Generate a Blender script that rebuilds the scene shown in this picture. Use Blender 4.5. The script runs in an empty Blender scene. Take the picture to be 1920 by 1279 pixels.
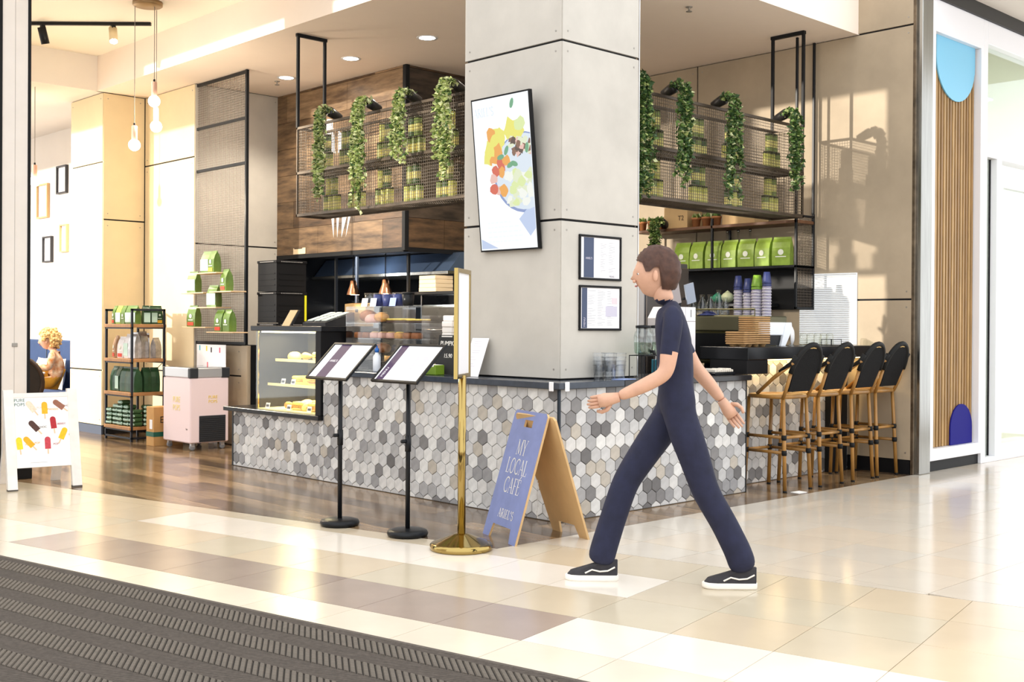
import bpy, math, random
from mathutils import Vector, Matrix
random.seed(7)
SC = bpy.context.scene
COL = SC.collection
PI = math.pi
def R(d): return math.radians(d)

# ------------------------------------------------------------------ camera, world, sun, exposure
YAW, PITCH, ROLL = 0.806616656, 4.72253383e-03, 6.12744363e-03
FPX, SHIFT = 2152.88, -18.73
fw = Vector((math.cos(YAW)*math.cos(PITCH), math.sin(YAW)*math.cos(PITCH), -math.sin(PITCH)))
rt = Vector((math.sin(YAW), -math.cos(YAW), 0.0))
up = rt.cross(fw)
rr = math.cos(ROLL)*rt + math.sin(ROLL)*up
uu = -math.sin(ROLL)*rt + math.cos(ROLL)*up
cd = bpy.data.cameras.new('camera')
cam = bpy.data.objects.new('camera', cd); COL.objects.link(cam)
cd.sensor_fit = 'HORIZONTAL'; cd.sensor_width = 36.0
cd.lens = FPX/1920*36.0
cd.shift_y = SHIFT/1920
cd.clip_start = 0.05; cd.clip_end = 200
CAMPOS = Vector((-5.45824729, -5.24179409, 1.30))
cam.matrix_world = Matrix(((rr.x, uu.x, -fw.x, CAMPOS.x), (rr.y, uu.y, -fw.y, CAMPOS.y), (rr.z, uu.z, -fw.z, CAMPOS.z), (0, 0, 0, 1)))
cd.dof.use_dof = False
SC.camera = cam

w = bpy.data.worlds.new('mall_daylight'); SC.world = w; w.use_nodes = True
w.node_tree.nodes['Background'].inputs[0].default_value = (0.97, 0.985, 1.0, 1)
w.node_tree.nodes['Background'].inputs[1].default_value = 1.25

def light(kind, name, loc, energy, color=(1, 1, 1), **kw):
    d = bpy.data.lights.new(name, kind); d.energy = energy; d.color = color
    for k, v in kw.items(): setattr(d, k, v)
    o = bpy.data.objects.new(name, d); COL.objects.link(o); o.location = loc
    return o
def aim(o, d): o.rotation_euler = Vector(d).to_track_quat('-Z', 'Y').to_euler()
sun = light('SUN', 'low_sun', (-6, 4, 5), 3.0, (1.0, 0.92, 0.80), angle=R(.9)); aim(sun, (.478, -.211, -.068))

SC.view_settings.view_transform = 'Standard'; SC.view_settings.look = 'None'
SC.view_settings.exposure = 0.76; SC.view_settings.gamma = 1.0
SC.view_settings.use_curve_mapping = False

# ------------------------------------------------------------------ materials
MATS = {}
def mat(name, col, rough=.5, metal=0., var=0., vscale=6., stretch=(1, 1, 1), bump=0., emit=None, es=1., trans=0., alpha=1., col2=None, spec=None, coat=0., detail=4., ior=1.45):
    if name in MATS: return MATS[name]
    m = bpy.data.materials.new(name); m.use_nodes = True; MATS[name] = m
    nt = m.node_tree; b = nt.nodes['Principled BSDF']
    b.inputs['Base Color'].default_value = (*col, 1); b.inputs['Roughness'].default_value = rough; b.inputs['Metallic'].default_value = metal
    b.inputs['IOR'].default_value = ior
    if spec is not None: b.inputs['Specular IOR Level'].default_value = spec
    if coat: b.inputs['Coat Weight'].default_value = coat; b.inputs['Coat Roughness'].default_value = .08
    if trans: b.inputs['Transmission Weight'].default_value = trans
    if alpha < 1: b.inputs['Alpha'].default_value = alpha
    if emit: b.inputs['Emission Color'].default_value = (*emit, 1); b.inputs['Emission Strength'].default_value = es
    tc = nt.nodes.new('ShaderNodeTexCoord'); mp = nt.nodes.new('ShaderNodeMapping'); mp.inputs['Scale'].default_value = stretch
    nz = nt.nodes.new('ShaderNodeTexNoise'); nz.inputs['Scale'].default_value = vscale; nz.inputs['Detail'].default_value = detail; nz.inputs['Roughness'].default_value = .6
    nt.links.new(tc.outputs['Object'], mp.inputs['Vector']); nt.links.new(mp.outputs['Vector'], nz.inputs['Vector'])
    cr = nt.nodes.new('ShaderNodeValToRGB')
    c2 = col2 if col2 else tuple(max(0, c*(1-var)) for c in col)
    c1 = col if col2 else tuple(min(1, c*(1+var*.6)) for c in col)
    cr.color_ramp.elements[0].position = .32; cr.color_ramp.elements[1].position = .68
    cr.color_ramp.elements[0].color = (*c2, 1); cr.color_ramp.elements[1].color = (*c1, 1)
    nt.links.new(nz.outputs['Fac'], cr.inputs['Fac'])
    if var or col2: nt.links.new(cr.outputs['Color'], b.inputs['Base Color'])
    if bump:
        bp = nt.nodes.new('ShaderNodeBump'); bp.inputs['Strength'].default_value = bump; bp.inputs['Distance'].default_value = .01
        nt.links.new(nz.outputs['Fac'], bp.inputs['Height']); nt.links.new(bp.outputs['Normal'], b.inputs['Normal'])
    return m
def glass(name, tint=(.97, .99, .98), fac=.06, rough=.03, gloss=(1, 1, 1)):
    if name in MATS: return MATS[name]
    m = bpy.data.materials.new(name); m.use_nodes = True; MATS[name] = m; nt = m.node_tree; nt.nodes.clear()
    o = nt.nodes.new('ShaderNodeOutputMaterial'); t = nt.nodes.new('ShaderNodeBsdfTransparent'); g = nt.nodes.new('ShaderNodeBsdfGlossy'); x = nt.nodes.new('ShaderNodeMixShader'); lw = nt.nodes.new('ShaderNodeLayerWeight'); mm = nt.nodes.new('ShaderNodeMath')
    t.inputs[0].default_value = (*tint, 1); g.inputs[0].default_value = (*gloss, 1); g.inputs['Roughness'].default_value = rough
    lw.inputs['Blend'].default_value = .5; pw3 = nt.nodes.new('ShaderNodeMath'); pw3.operation = 'POWER'; pw3.inputs[1].default_value = 3.
    mm.operation = 'MULTIPLY_ADD'; mm.inputs[1].default_value = .55; mm.inputs[2].default_value = fac*.5
    nt.links.new(lw.outputs['Facing'], pw3.inputs[0]); nt.links.new(pw3.outputs[0], mm.inputs[0]); nt.links.new(mm.outputs[0], x.inputs[0]); nt.links.new(t.outputs[0], x.inputs[1]); nt.links.new(g.outputs[0], x.inputs[2]); nt.links.new(x.outputs[0], o.inputs[0])
    return m
def srgb(r, g, b):
    f = lambda c: (c/255/12.92) if c/255 <= .04045 else ((c/255+.055)/1.055)**2.4
    return (f(r), f(g), f(b))

# ------------------------------------------------------------------ mesh helpers
class B:
    def __init__(s): s.v = []; s.f = []; s.m = []; s.mi = 0; s.sm = []; s.smooth = False
    def add(s, vs, fs):
        o = len(s.v); s.v += [tuple(p) for p in vs]
        for f in fs: s.f.append(tuple(i+o for i in f)); s.m.append(s.mi); s.sm.append(s.smooth)
        return s
    def box(s, x0, y0, z0, x1, y1, z1):
        if x0 > x1: x0, x1 = x1, x0
        if y0 > y1: y0, y1 = y1, y0
        if z0 > z1: z0, z1 = z1, z0
        return s.add([(x0,y0,z0),(x1,y0,z0),(x1,y1,z0),(x0,y1,z0),(x0,y0,z1),(x1,y0,z1),(x1,y1,z1),(x0,y1,z1)],
                     [(3,2,1,0),(4,5,6,7),(0,1,5,4),(1,2,6,5),(2,3,7,6),(3,0,4,7)])
    def bbox(s, x0, y0, z0, x1, y1, z1, b=.006):       # box with chamfered edges
        if x0 > x1: x0, x1 = x1, x0
        if y0 > y1: y0, y1 = y1, y0
        if z0 > z1: z0, z1 = z1, z0
        b = min(b, (x1-x0)*.45, (y1-y0)*.45, (z1-z0)*.45)
        V = []; idx = {}
        X = (x0, x1); Y = (y0, y1); Z = (z0, z1); sg = (1, -1)
        for i in (0, 1):
            for j in (0, 1):
                for k in (0, 1):
                    idx[i,j,k,0] = len(V); V.append((X[i], Y[j]+sg[j]*b, Z[k]+sg[k]*b))
                    idx[i,j,k,1] = len(V); V.append((X[i]+sg[i]*b, Y[j], Z[k]+sg[k]*b))
                    idx[i,j,k,2] = len(V); V.append((X[i]+sg[i]*b, Y[j]+sg[j]*b, Z[k]))
        F = []
        def face(l, flip): F.append(tuple(l[::-1]) if flip else tuple(l))
        for i in (0, 1): face([idx[i,0,0,0], idx[i,1,0,0], idx[i,1,1,0], idx[i,0,1,0]], i == 0)
        for j in (0, 1): face([idx[0,j,0,1], idx[1,j,0,1], idx[1,j,1,1], idx[0,j,1,1]], j == 1)
        for k in (0, 1): face([idx[0,0,k,2], idx[1,0,k,2], idx[1,1,k,2], idx[0,1,k,2]], k == 0)
        for j in (0, 1):
            for k in (0, 1): face([idx[0,j,k,1], idx[1,j,k,1], idx[1,j,k,2], idx[0,j,k,2]], (j == 0) == (k == 0))
        for i in (0, 1):
            for k in (0, 1): face([idx[i,0,k,0], idx[i,1,k,0], idx[i,1,k,2], idx[i,0,k,2]], (i == 0) != (k == 0))
        for i in (0, 1):
            for j in (0, 1): face([idx[i,j,0,0], idx[i,j,1,0], idx[i,j,1,1], idx[i,j,0,1]], (i == 0) == (j == 0))
        for i in (0, 1):
            for j in (0, 1):
                for k in (0, 1): face([idx[i,j,k,0], idx[i,j,k,1], idx[i,j,k,2]], (i+j+k) % 2 == 0)
        return s.add(V, F)
    def tube(s, pts, r, n=8, cap=True, closed=False):
        pts = [Vector(p) for p in pts]; N = len(pts)
        rs = r if isinstance(r, (list, tuple)) else [r]*N
        V = []; F = []; prev = None
        for i, p in enumerate(pts):
            a = pts[i-1] if (i > 0 or closed) else p; b = pts[(i+1) % N] if (i < N-1 or closed) else p
            t = (b-a)
            if t.length < 1e-9: t = Vector((0, 0, 1))
            t.normalize()
            if prev is None:
                ref = Vector((0, 0, 1)) if abs(t.z) < .9 else Vector((1, 0, 0))
                u = t.cross(ref).normalized()
            else:
                u = (prev - t*prev.dot(t))
                u = u.normalized() if u.length > 1e-6 else t.orthogonal().normalized()
            prev = u; v = t.cross(u)
            for k in range(n):
                a2 = 2*PI*k/n; V.append(p+rs[i]*(math.cos(a2)*u+math.sin(a2)*v))
        M = N if closed else N-1
        for i in range(M):
            j = (i+1) % N
            for k in range(n):
                k2 = (k+1) % n; F.append((i*n+k, i*n+k2, j*n+k2, j*n+k))
        if cap and not closed: F.append(tuple(range(n))[::-1]); F.append(tuple((N-1)*n+k for k in range(n)))
        return s.add(V, F)
    def lathe(s, prof, c=(0, 0, 0), n=24, axis='z', cap=True):
        V = []; F = []; m = len(prof)
        for r, z in prof:
            for k in range(n):
                a = 2*PI*k/n; x, y = r*math.cos(a), r*math.sin(a)
                q = (x, y, z) if axis == 'z' else ((z, x, y) if axis == 'x' else (y, z, x))
                V.append((q[0]+c[0], q[1]+c[1], q[2]+c[2]))
        for i in range(m-1):
            for k in range(n):
                k2 = (k+1) % n; F.append((i*n+k, i*n+k2, (i+1)*n+k2, (i+1)*n+k))
        if cap: F.append(tuple(range(n))[::-1]); F.append(tuple((m-1)*n+k for k in range(n)))
        return s.add(V, F)
    def prism(s, poly, o, ux, uy, depth):            # polygon in plane (o,ux,uy), extruded along ux x uy by depth (both caps)
        o, ux, uy = Vector(o), Vector(ux), Vector(uy); nn = ux.cross(uy).normalized()
        n = len(poly)
        a = [o+ux*p[0]+uy*p[1] for p in poly]; b = [p+nn*depth for p in a]
        F = [tuple(range(n))[::-1], tuple(range(n, 2*n))]
        for i in range(n): F.append((i, (i+1) % n, n+(i+1) % n, n+i))
        return s.add(a+b, F)
    def ball(s, c, r, n=12, m=8, sc=(1, 1, 1)):
        V = [(c[0], c[1], c[2]-r*sc[2])]; F = []
        for i in range(1, m):
            ph = PI*i/m
            for k in range(n):
                a = 2*PI*k/n; V.append((c[0]+r*sc[0]*math.sin(ph)*math.cos(a), c[1]+r*sc[1]*math.sin(ph)*math.sin(a), c[2]-r*sc[2]*math.cos(ph)))
        V.append((c[0], c[1], c[2]+r*sc[2])); L = len(V)-1
        for k in range(n): F.append((0, 1+(k+1) % n, 1+k)); F.append((L, L-n+k, L-n+(k+1) % n))
        for i in range(m-2):
            for k in range(n):
                k2 = (k+1) % n; F.append((1+i*n+k, 1+i*n+k2, 1+(i+1)*n+k2, 1+(i+1)*n+k))
        return s.add(V, F)
    def quad(s, a, b, c, d): return s.add([a, b, c, d], [(0, 1, 2, 3)])
    def mesh(s, name, *mats):
        me = bpy.data.meshes.new(name); me.from_pydata(s.v, [], s.f)
        for m in mats: me.materials.append(m)
        me.polygons.foreach_set('material_index', s.m); me.polygons.foreach_set('use_smooth', s.sm)
        me.update(); return me
    def obj(s, name, m, parent=None, kind=None, label=None):
        ms = m if isinstance(m, (list, tuple)) else [m]
        return link(name, s.mesh(name, *ms), parent, kind, label)
def link(name, me, parent=None, kind=None, label=None):
    o = bpy.data.objects.new(name, me); COL.objects.link(o)
    if parent: o.parent = parent
    if kind: o['kind'] = kind
    if label: o['label'] = label
    return o
def tag(o, label, cat, group=None):
    o['label'] = label; o['category'] = cat
    if group: o['group'] = group
    return o
def thing(name, label, cat, loc=(0, 0, 0), rz=0, group=None):
    o = bpy.data.objects.new(name, None); COL.objects.link(o); o.location = loc; o.rotation_euler = (0, 0, rz)
    o.empty_display_size = .1
    return tag(o, label, cat, group)
def dup(root, loc=None, rz=None, label=None, group=None):
    kids = list(root.children)
    r = root.copy(); COL.objects.link(r)
    if loc is not None: r.location = loc
    if rz is not None: r.rotation_euler = (0, 0, rz)
    if label: r['label'] = label
    if group: r['group'] = group
    for ch in kids:
        c = ch.copy(); COL.objects.link(c); c.parent = r
        for g in list(ch.children):
            d = g.copy(); COL.objects.link(d); d.parent = c
    return r
def struct(o): o['kind'] = 'structure'; return o
def bev(o, wd=.004, seg=2):
    m = o.modifiers.new('bevel', 'BEVEL'); m.width = wd; m.segments = seg; m.limit_method = 'ANGLE'; m.angle_limit = R(40); return o
def sub(o, lv=1):
    m = o.modifiers.new('subd', 'SUBSURF'); m.levels = lv; m.render_levels = lv; return o

# lettering: strokes with serif and contrast, laid in a plane
def text_mesh(body, size, m, o, ux, uy, name='lettering', parent=None, align='CENTER', ext=.0006, sx=1., spacing=1., label=None):
    c = bpy.data.curves.new('t', 'FONT'); c.body = body; c.size = size; c.align_x = align; c.align_y = 'CENTER'; c.extrude = ext; c.resolution_u = 3; c.space_character = spacing
    t = bpy.data.objects.new('t', c); COL.objects.link(t)
    dg = bpy.context.evaluated_depsgraph_get(); me = bpy.data.meshes.new_from_object(t.evaluated_get(dg))
    bpy.data.objects.remove(t); bpy.data.curves.remove(c)
    o, ux, uy = Vector(o), Vector(ux).normalized(), Vector(uy).normalized(); n = ux.cross(uy)
    for v in me.vertices: v.co = o+ux*(v.co.x*sx)+uy*v.co.y+n*v.co.z
    me.materials.clear(); me.materials.append(m)
    return link(name, me, parent, None, label)
def arc(cx, cy, rx, ry, a0, a1, n=14): return [(cx+rx*math.cos(R(a0+(a1-a0)*i/n)), cy+ry*math.sin(R(a0+(a1-a0)*i/n))) for i in range(n+1)]
# glyph: advance, [(points, weight)]  weight 1 = thick, 0 = thin
GL = {
 'M': (1.0, [([(.12, 0), (.16, 1)], 0), ([(.16, 1), (.5, .05)], 1), ([(.5, .05), (.86, 1)], 0), ([(.86, 1), (.9, 0)], 1), ([(.04, 0), (.22, 0)], 0), ([(.8, 0), (1.0, 0)], 0), ([(.06, 1), (.2, 1)], 0), ([(.82, 1), (.98, 1)], 0)]),
 'Y': (.78, [([(.08, 1), (.4, .45)], 1), ([(.72, 1), (.4, .45)], 0), ([(.4, .45), (.4, 0)], 1), ([(.28, 0), (.52, 0)], 0), ([(0, 1), (.2, 1)], 0), ([(.62, 1), (.82, 1)], 0)]),
 'L': (.62, [([(.14, 0), (.14, 1)], 1), ([(.04, 0), (.56, 0), (.6, .22)], 0), ([(.04, 1), (.26, 1)], 0)]),
 'O': (.86, [(arc(.43, .5, .37, .5, 90, 270), 1), (arc(.43, .5, .37, .5, -90, 90), .6)]),
 'C': (.8, [(arc(.46, .5, .4, .5, 55, 305, 20), 1), ([(.69, .91), (.7, .68)], 0), ([(.69, .09), (.72, .28)], 0)]),
 'A': (.8, [([(.08, 0), (.4, 1)], 0), ([(.4, 1), (.74, 0)], 1), ([(.2, .36), (.62, .36)], 0), ([(0, 0), (.18, 0)], 0), ([(.62, 0), (.84, 0)], 0)]),
 'F': (.6, [([(.14, 0), (.14, 1)], 1), ([(.04, 1), (.56, 1), (.58, .8)], 0), ([(.14, .52), (.44, .52)], 0), ([(.04, 0), (.28, 0)], 0)]),
 'E': (.62, [([(.14, 0), (.14, 1)], 1), ([(.04, 1), (.54, 1), (.56, .8)], 0), ([(.14, .52), (.44, .52)], 0), ([(.04, 0), (.56, 0), (.6, .2)], 0)]),
 'R': (.74, [([(.14, 0), (.14, 1)], 1), ([(.04, 1), (.3, 1)]+arc(.32, .75, .26, .25, 90, -90)+[(.14, .5)], .4), ([(.34, .5), (.7, 0)], 1), ([(.04, 0), (.26, 0)], 0), ([(.62, 0), (.78, 0)], 0)]),
 'I': (.34, [([(.16, 0), (.16, 1)], 1), ([(.06, 0), (.27, 0)], 0), ([(.06, 1), (.27, 1)], 0)]),
 'S': (.6, [(arc(.3, .75, .22, .25, 35, 270, 12)+arc(.3, .25, .24, .25, 90, -145, 12), .8), ([(.48, .9), (.5, .72)], 0), ([(.1, .1), (.08, .3)], 0)]),
 "'": (.22, [([(.1, 1), (.07, .76)], 1)]),
 ' ': (.4, []),
}
def serif(body, h, m, o, ux, uy, parent=None, align='c', sx=.8, wt=(.035, .085), name='lettering', gap=.06, lift=.0008, label=None):
    o, ux, uy = Vector(o), Vector(ux).normalized(), Vector(uy).normalized(); n = ux.cross(uy)
    acute = [i for i, c in enumerate(body) if c == 'É']; body = body.replace('É', 'E')
    W = sum((GL[c][0]+gap)*sx for c in body)-gap*sx; x = -W/2 if align == 'c' else 0
    b = B()
    for i, ch in enumerate(body):
        adv, strokes = GL[ch]; strokes = list(strokes)
        if i in acute: strokes.append(([(.28, 1.08), (.44, 1.24)], .6))
        for pts, wgt in strokes:
            hw = (wt[0]+(wt[1]-wt[0])*wgt)/2
            P = [((p[0]*sx+x), p[1]-.5) for p in pts]
            for (ax, ay), (bx, by) in zip(P, P[1:]):
                dx, dy = bx-ax, by-ay; l = math.hypot(dx, dy) or 1; dx /= l; dy /= l
                ax2, ay2, bx2, by2 = ax-dx*hw*.5, ay-dy*hw*.5, bx+dx*hw*.5, by+dy*hw*.5
                q = [(ax2-dy*hw, ay2+dx*hw), (ax2+dy*hw, ay2-dx*hw), (bx2+dy*hw, by2-dx*hw), (bx2-dy*hw, by2+dx*hw)]
                b.add([o+ux*(p[0]*h)+uy*(p[1]*h)+n*lift for p in q], [(0, 1, 2, 3)])
        x += (adv+gap)*sx
    return b.obj(name, m, parent, label=label)
LX, LY = Vector((0, -1, 0)), Vector((0, 0, 1))   # faces that look towards -X : picture-right is -Y
RX, RY = Vector((1, 0, 0)), Vector((0, 0, 1))    # faces that look towards -Y
# ================================================================== STRUCTURE
M_grout = mat('tile_grout', srgb(150, 132, 110), .8)
M_tA = [mat('tile_beige', srgb(200, 186, 162), .17, var=.03, vscale=3), mat('tile_beige_warm', srgb(203, 186, 160), .17, var=.03, vscale=3), mat('tile_beige_green', srgb(198, 186, 163), .17, var=.03, vscale=3)]
M_tcream = [mat('tile_cream', srgb(219, 207, 188), .17, var=.04, vscale=3), mat('tile_cream_pale', srgb(217, 205, 186), .17, var=.04, vscale=3)]
M_twhite = [mat('tile_white', srgb(230, 221, 208), .15, var=.03, vscale=3), mat('tile_white_warm', srgb(229, 219, 205), .15, var=.03, vscale=3)]
M_tgrey = [mat('tile_taupe', srgb(150, 134, 124), .2, var=.06, vscale=3), mat('tile_taupe_pale', srgb(162, 146, 134), .2, var=.06, vscale=3)]
M_tpale = [mat('tile_ivory', srgb(206, 195, 179), .14, var=.04, vscale=3), mat('tile_ivory_cool', srgb(204, 195, 181), .14, var=.04, vscale=3), mat('tile_ivory_warm', srgb(208, 195, 177), .14, var=.04, vscale=3)]
M_conc = mat('concrete_panel', srgb(192, 187, 178), .65, var=.10, vscale=2.2, bump=.05, detail=7)
M_conc2 = mat('concrete_panel_warm', srgb(174, 157, 133), .65, var=.13, vscale=1.6, bump=.05, detail=7)
M_joint = mat('panel_joint', (.012, .012, .014), .8)
M_white = mat('plaster_white', srgb(232, 224, 214), .75, var=.02, vscale=2)
M_black = mat('black_paint', (.008, .008, .009), .5, var=.1, spec=.22)
M_blk_gloss = mat('black_laminate', (.010, .011, .013), .25, var=.1, spec=.28)
M_steel = mat('brushed_steel', (.36, .36, .34), .25, 1., var=.12, vscale=3, stretch=(8, 8, .6))
M_wframe = mat('white_frame_paint', srgb(236, 236, 240), .35)
M_rivet = mat('rivet_steel', (.35, .33, .3), .4, .8)

def clip(poly, n, d):      # keep points with n.p >= d
    out = []
    for i in range(len(poly)):
        a, b = poly[i], poly[(i+1) % len(poly)]
        da, db = n[0]*a[0]+n[1]*a[1]-d, n[0]*b[0]+n[1]*b[1]-d
        if da >= 0: out.append(a)
        if (da >= 0) != (db >= 0):
            t = da/(da-db); out.append((a[0]+(b[0]-a[0])*t, a[1]+(b[1]-a[1])*t))
    return out
def area(p): return abs(sum(p[i][0]*p[(i+1) % len(p)][1]-p[(i+1) % len(p)][0]*p[i][1] for i in range(len(p))))/2 if len(p) > 2 else 0
def inview(x, y, z=0, mg=260):
    q = Vector((x, y, z))-CAMPOS; d = q.dot(fw)
    if d < .3: return False
    px, py = 960+FPX*q.dot(rr)/d, 620.8-FPX*q.dot(uu)/d
    return -mg < px < 1920+mg and -mg < py < 1279+mg

floor = struct(B().box(-11, -9, -.06, 9, 12.5, -.0105).obj('floor', M_grout))
TA = R(11.9); e1 = (math.cos(TA), math.sin(TA)); e2 = (math.sin(TA), -math.cos(TA)); TS = .457
S_BORDER, S_WOOD = -.657, -.95
def st(s, t): return (s*e1[0]+t*e2[0], s*e1[1]+t*e2[1])
tile_cache = {}
def lay_tile(poly, m, name, parent, z1=0., th=.008, full_key=None):
    cx = sum(p[0] for p in poly)/len(poly); cy = sum(p[1] for p in poly)/len(poly)
    loc = [(p[0]-cx, p[1]-cy) for p in poly]
    key = (full_key, m.name) if full_key else None
    if key and key in tile_cache: me = tile_cache[key]
    else:
        me = B().prism(loc, (0, 0, z1-th), (1, 0, 0), (0, 1, 0), th).mesh(name, m)
        if key: tile_cache[key] = me
    o = link(name, me, parent); o.location = (cx, cy, 0); return o
g = .0016
for i in range(-3, 3):                       # rows in s ; row 0 = [-2.03,-1.573]
    s0, s1 = -2.03+TS*i, -2.03+TS*(i+1)
    for j in range(-19, 9):
        t0, t1 = 1.37+TS*j, 1.37+TS*(j+1)
        poly = [st(s0+g, t0+g), st(s1-g, t0+g), st(s1-g, t1-g), st(s0+g, t1-g)][::-1]
        cx, cy = st((s0+s1)/2, (t0+t1)/2)
        if not inview(cx, cy): continue
        if i in (-3, -2): m = random.choice(M_tcream)
        elif i == -1: m = random.choice(M_tgrey) if -8 <= j < 0 else (random.choice(M_twhite) if j >= 0 else random.choice(M_tcream))
        elif i == 0: m = random.choice(M_tA)
        elif i == 1: m = random.choice(M_twhite) if -8 <= j < 0 else random.choice(M_tA)
        else: m = random.choice(M_tA)
        key = 'A'
        if i == 2:
            key = None
            # row beside the timber floor: cut at the timber edge where the timber begins
            wood = lambda p: True
            a1 = clip(poly, (-e1[0], -e1[1]), -S_WOOD)                 # strip s<=S_WOOD
            a2 = clip(clip(poly, e1, S_WOOD), (0, -1), .365)           # remainder only in front of the timber
            if a1 and area(a1) > .004 and (cy > -.6): lay_tile(a1, m, 'floor_tile', floor)
            elif cy <= -.6: lay_tile(poly, m, 'floor_tile', floor); continue
            if a2 and area(a2) > .004: lay_tile(a2, m, 'floor_tile', floor)
            continue
        lay_tile(poly, m, 'floor_tile', floor, full_key=key)
for j in range(0, 11):
    y1 = -.365-(.42 if j else 0)-max(0, j-1)*.4545; y0 = y1-(.42 if j == 0 else .4545)
    for i in range(-5, 20):
        x0 = .82+.4545*i; x1 = x0+.4545
        poly = [(x0+g, y0+g), (x1-g, y0+g), (x1-g, y1-g), (x0+g, y1-g)]
        if not inview((x0+x1)/2, (y0+y1)/2): continue
        c = clip(poly, e1, S_BORDER+.002)
        if len(c) < 3 or area(c) < .003: continue
        lay_tile(c, random.choice(M_tpale), 'floor_tile', floor, full_key=('W', j == 0) if len(c) == 4 and area(c) > .185 else None)

# timber-look floor of the cafe
M_wf = [mat('floor_timber_%d' % k, c, .17, var=.5, vscale=2.2, stretch=(9, 1.1, 1), bump=.04, detail=8, spec=.5) for k, c in enumerate([srgb(132, 108, 80), srgb(112, 90, 66), srgb(146, 120, 90), srgb(98, 79, 60)])]
fl2 = struct(B().box(-2.6, -.365, -.05, 4.13, 14, -.0085).obj('floor_cafe', mat('floor_subbase', srgb(40, 32, 26), .8)))
pw = .19
for i in range(-13, 23):
    x0 = i*pw; off = (i*.43) % 1.25
    for k in range(-2, 11):
        y0 = k*1.25+off-.8; y1 = y0+1.25
        poly = [(x0+.001, y0+.001), (x0+pw-.001, y0+.001), (x0+pw-.001, y1-.001), (x0+.001, y1-.001)]
        if x0 > 1.2 and (y0+y1)/2 > 1.2: continue
        c = clip(clip(poly, (0, 1), -.365), e1, S_WOOD+.003)
        c = clip(c, (-1, 0), -4.13) if len(c) > 2 else c
        if len(c) < 3 or area(c) < .004 or not any(inview(p[0], p[1], mg=400) for p in poly): continue
        lay_tile(c, random.choice(M_wf), 'plank', fl2, full_key='P' if len(c) == 4 and area(c) > .235 else None)

# ---------------------------------------------------------------- panelled walls
def panel(parent, o, ux, uy, w, h, m, th=.018, gap=.017, rivets=True, name='panel'):
    o, ux, uy = Vector(o), Vector(ux), Vector(uy); n = ux.cross(uy)
    p = [(gap/2, gap/2), (w-gap/2, gap/2), (w-gap/2, h-gap/2), (gap/2, h-gap/2)]
    pb = B().prism(p, o, ux, uy, th).obj(name, m, parent)
    if rivets:
        b = B()
        for a in (.06, w-.06):
            for c in (.07, h-.07):
                q = o+ux*a+uy*c+n*th
                b.prism([(.007*math.cos(t*PI/4), .007*math.sin(t*PI/4)) for t in range(8)], q, ux, uy, .0025)
        b.obj('rivet', M_rivet, pb, kind='stuff')
    return pb
PX0, PY0, PX1, PY1 = .255, .24, 1.08, 1.253
pillar = struct(B().box(PX0+.018, PY0+.018, .927, PX1-.018, PY1-.018, 4.6).obj('pillar', M_joint))
for za, zb in ((.928, 2.035), (2.035, 3.272), (3.272, 4.6)):
    panel(pillar, (PX0+.018, PY1, za), LX, LY, PY1-PY0, zb-za, M_conc)
    panel(pillar, (PX0, PY0+.018, za), RX, RY, PX1-PX0, zb-za, M_conc)
    panel(pillar, (PX1-.018, PY0, za), (0, 1, 0), (0, 0, 1), PY1-PY0, zb-za, M_conc)
    panel(pillar, (PX1, PY1-.018, za), (-1, 0, 0), (0, 0, 1), PX1-PX0, zb-za, M_conc)
B().box(PX1, PY0, .93, PX1+.007, PY0+.02, 4.6).obj('edge_strip', mat('alu_strip', (.7, .7, .7), .3, 1.), pillar)

wall_r = struct(B().box(4.148, -.36, 0, 4.4, 8.5, 5.2).obj('wall_right', M_joint))
for y0, y1 in ((-.36, 2.015), (2.015, 4.39), (4.39, 6.7)):
    for za, zb in ((.12, 1.555), (1.555, 3.99), (3.99, 5.2)):
        panel(wall_r, (4.148, y1, za), LX, LY, y1-y0, zb-za, M_conc2)
struct(B().box(4.118, -.34, 0, 4.148, 6.7, .12).obj('baseboard_right', M_black))
tr = struct(B().bbox(4.128, -.375, 0, 4.16, -.345, 5.2, .003).obj('trim_1', mat('aged_bronze_strip', (.16, .12, .08), .35, .7, var=.5, vscale=9)))
tr2 = struct(B().bbox(4.16, -.42, 0, 4.36, -.2, 5.2, .006).obj('trim_2', M_steel))

wall_l = struct(B().box(.368, 7.738, 0, 3.2, 8.6, 5.0).box(.888, 6.528, 0, 3.2, 7.74, 5.0).obj('wall_left', M_joint))
M_concw = mat('concrete_panel_cream', srgb(226, 208, 172), .65, var=.06, vscale=2.0, bump=.04, detail=6)
for za, zb in ((.1, .749), (.749, 3.18), (3.18, 3.99)): panel(wall_l, (.368, 8.62, za), LX, LY, .90, zb-za, M_concw)
for za, zb in ((.1, 2.51), (2.51, 3.99)): panel(wall_l, (.35, 7.738, za), RX, RY, .52, zb-za, M_concw)
for za, zb in ((.1, .75), (.75, 3.172), (3.172, 3.99)): panel(wall_l, (.888, 7.72, za), LX, LY, 1.21, zb-za, M_concw)
for za, zb in ((.1, 2.2), (2.2, 3.99)): panel(wall_l, (.87, 6.528, za), RX, RY, 1.1, zb-za, M_conc)
hw = struct(B().box(.918, 5.42, 0, 1.12, 6.53, 1.075).obj('wall_half', M_joint))
for za, zb in ((0, .745), (.745, 1.075)): panel(hw, (.918, 6.53, za), LX, LY, 1.0, zb-za, M_conc2)
B().bbox(.885, 5.40, 0, .93, 5.52, 1.07, .003).obj('pilaster', M_conc2, hw)
M_bb = mat('blue_grey_vinyl', srgb(70, 80, 98), .5)
bbl = struct(B().box(.345, 7.72, 0, .37, 8.62, .1).obj('baseboard_left', M_bb))
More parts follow.
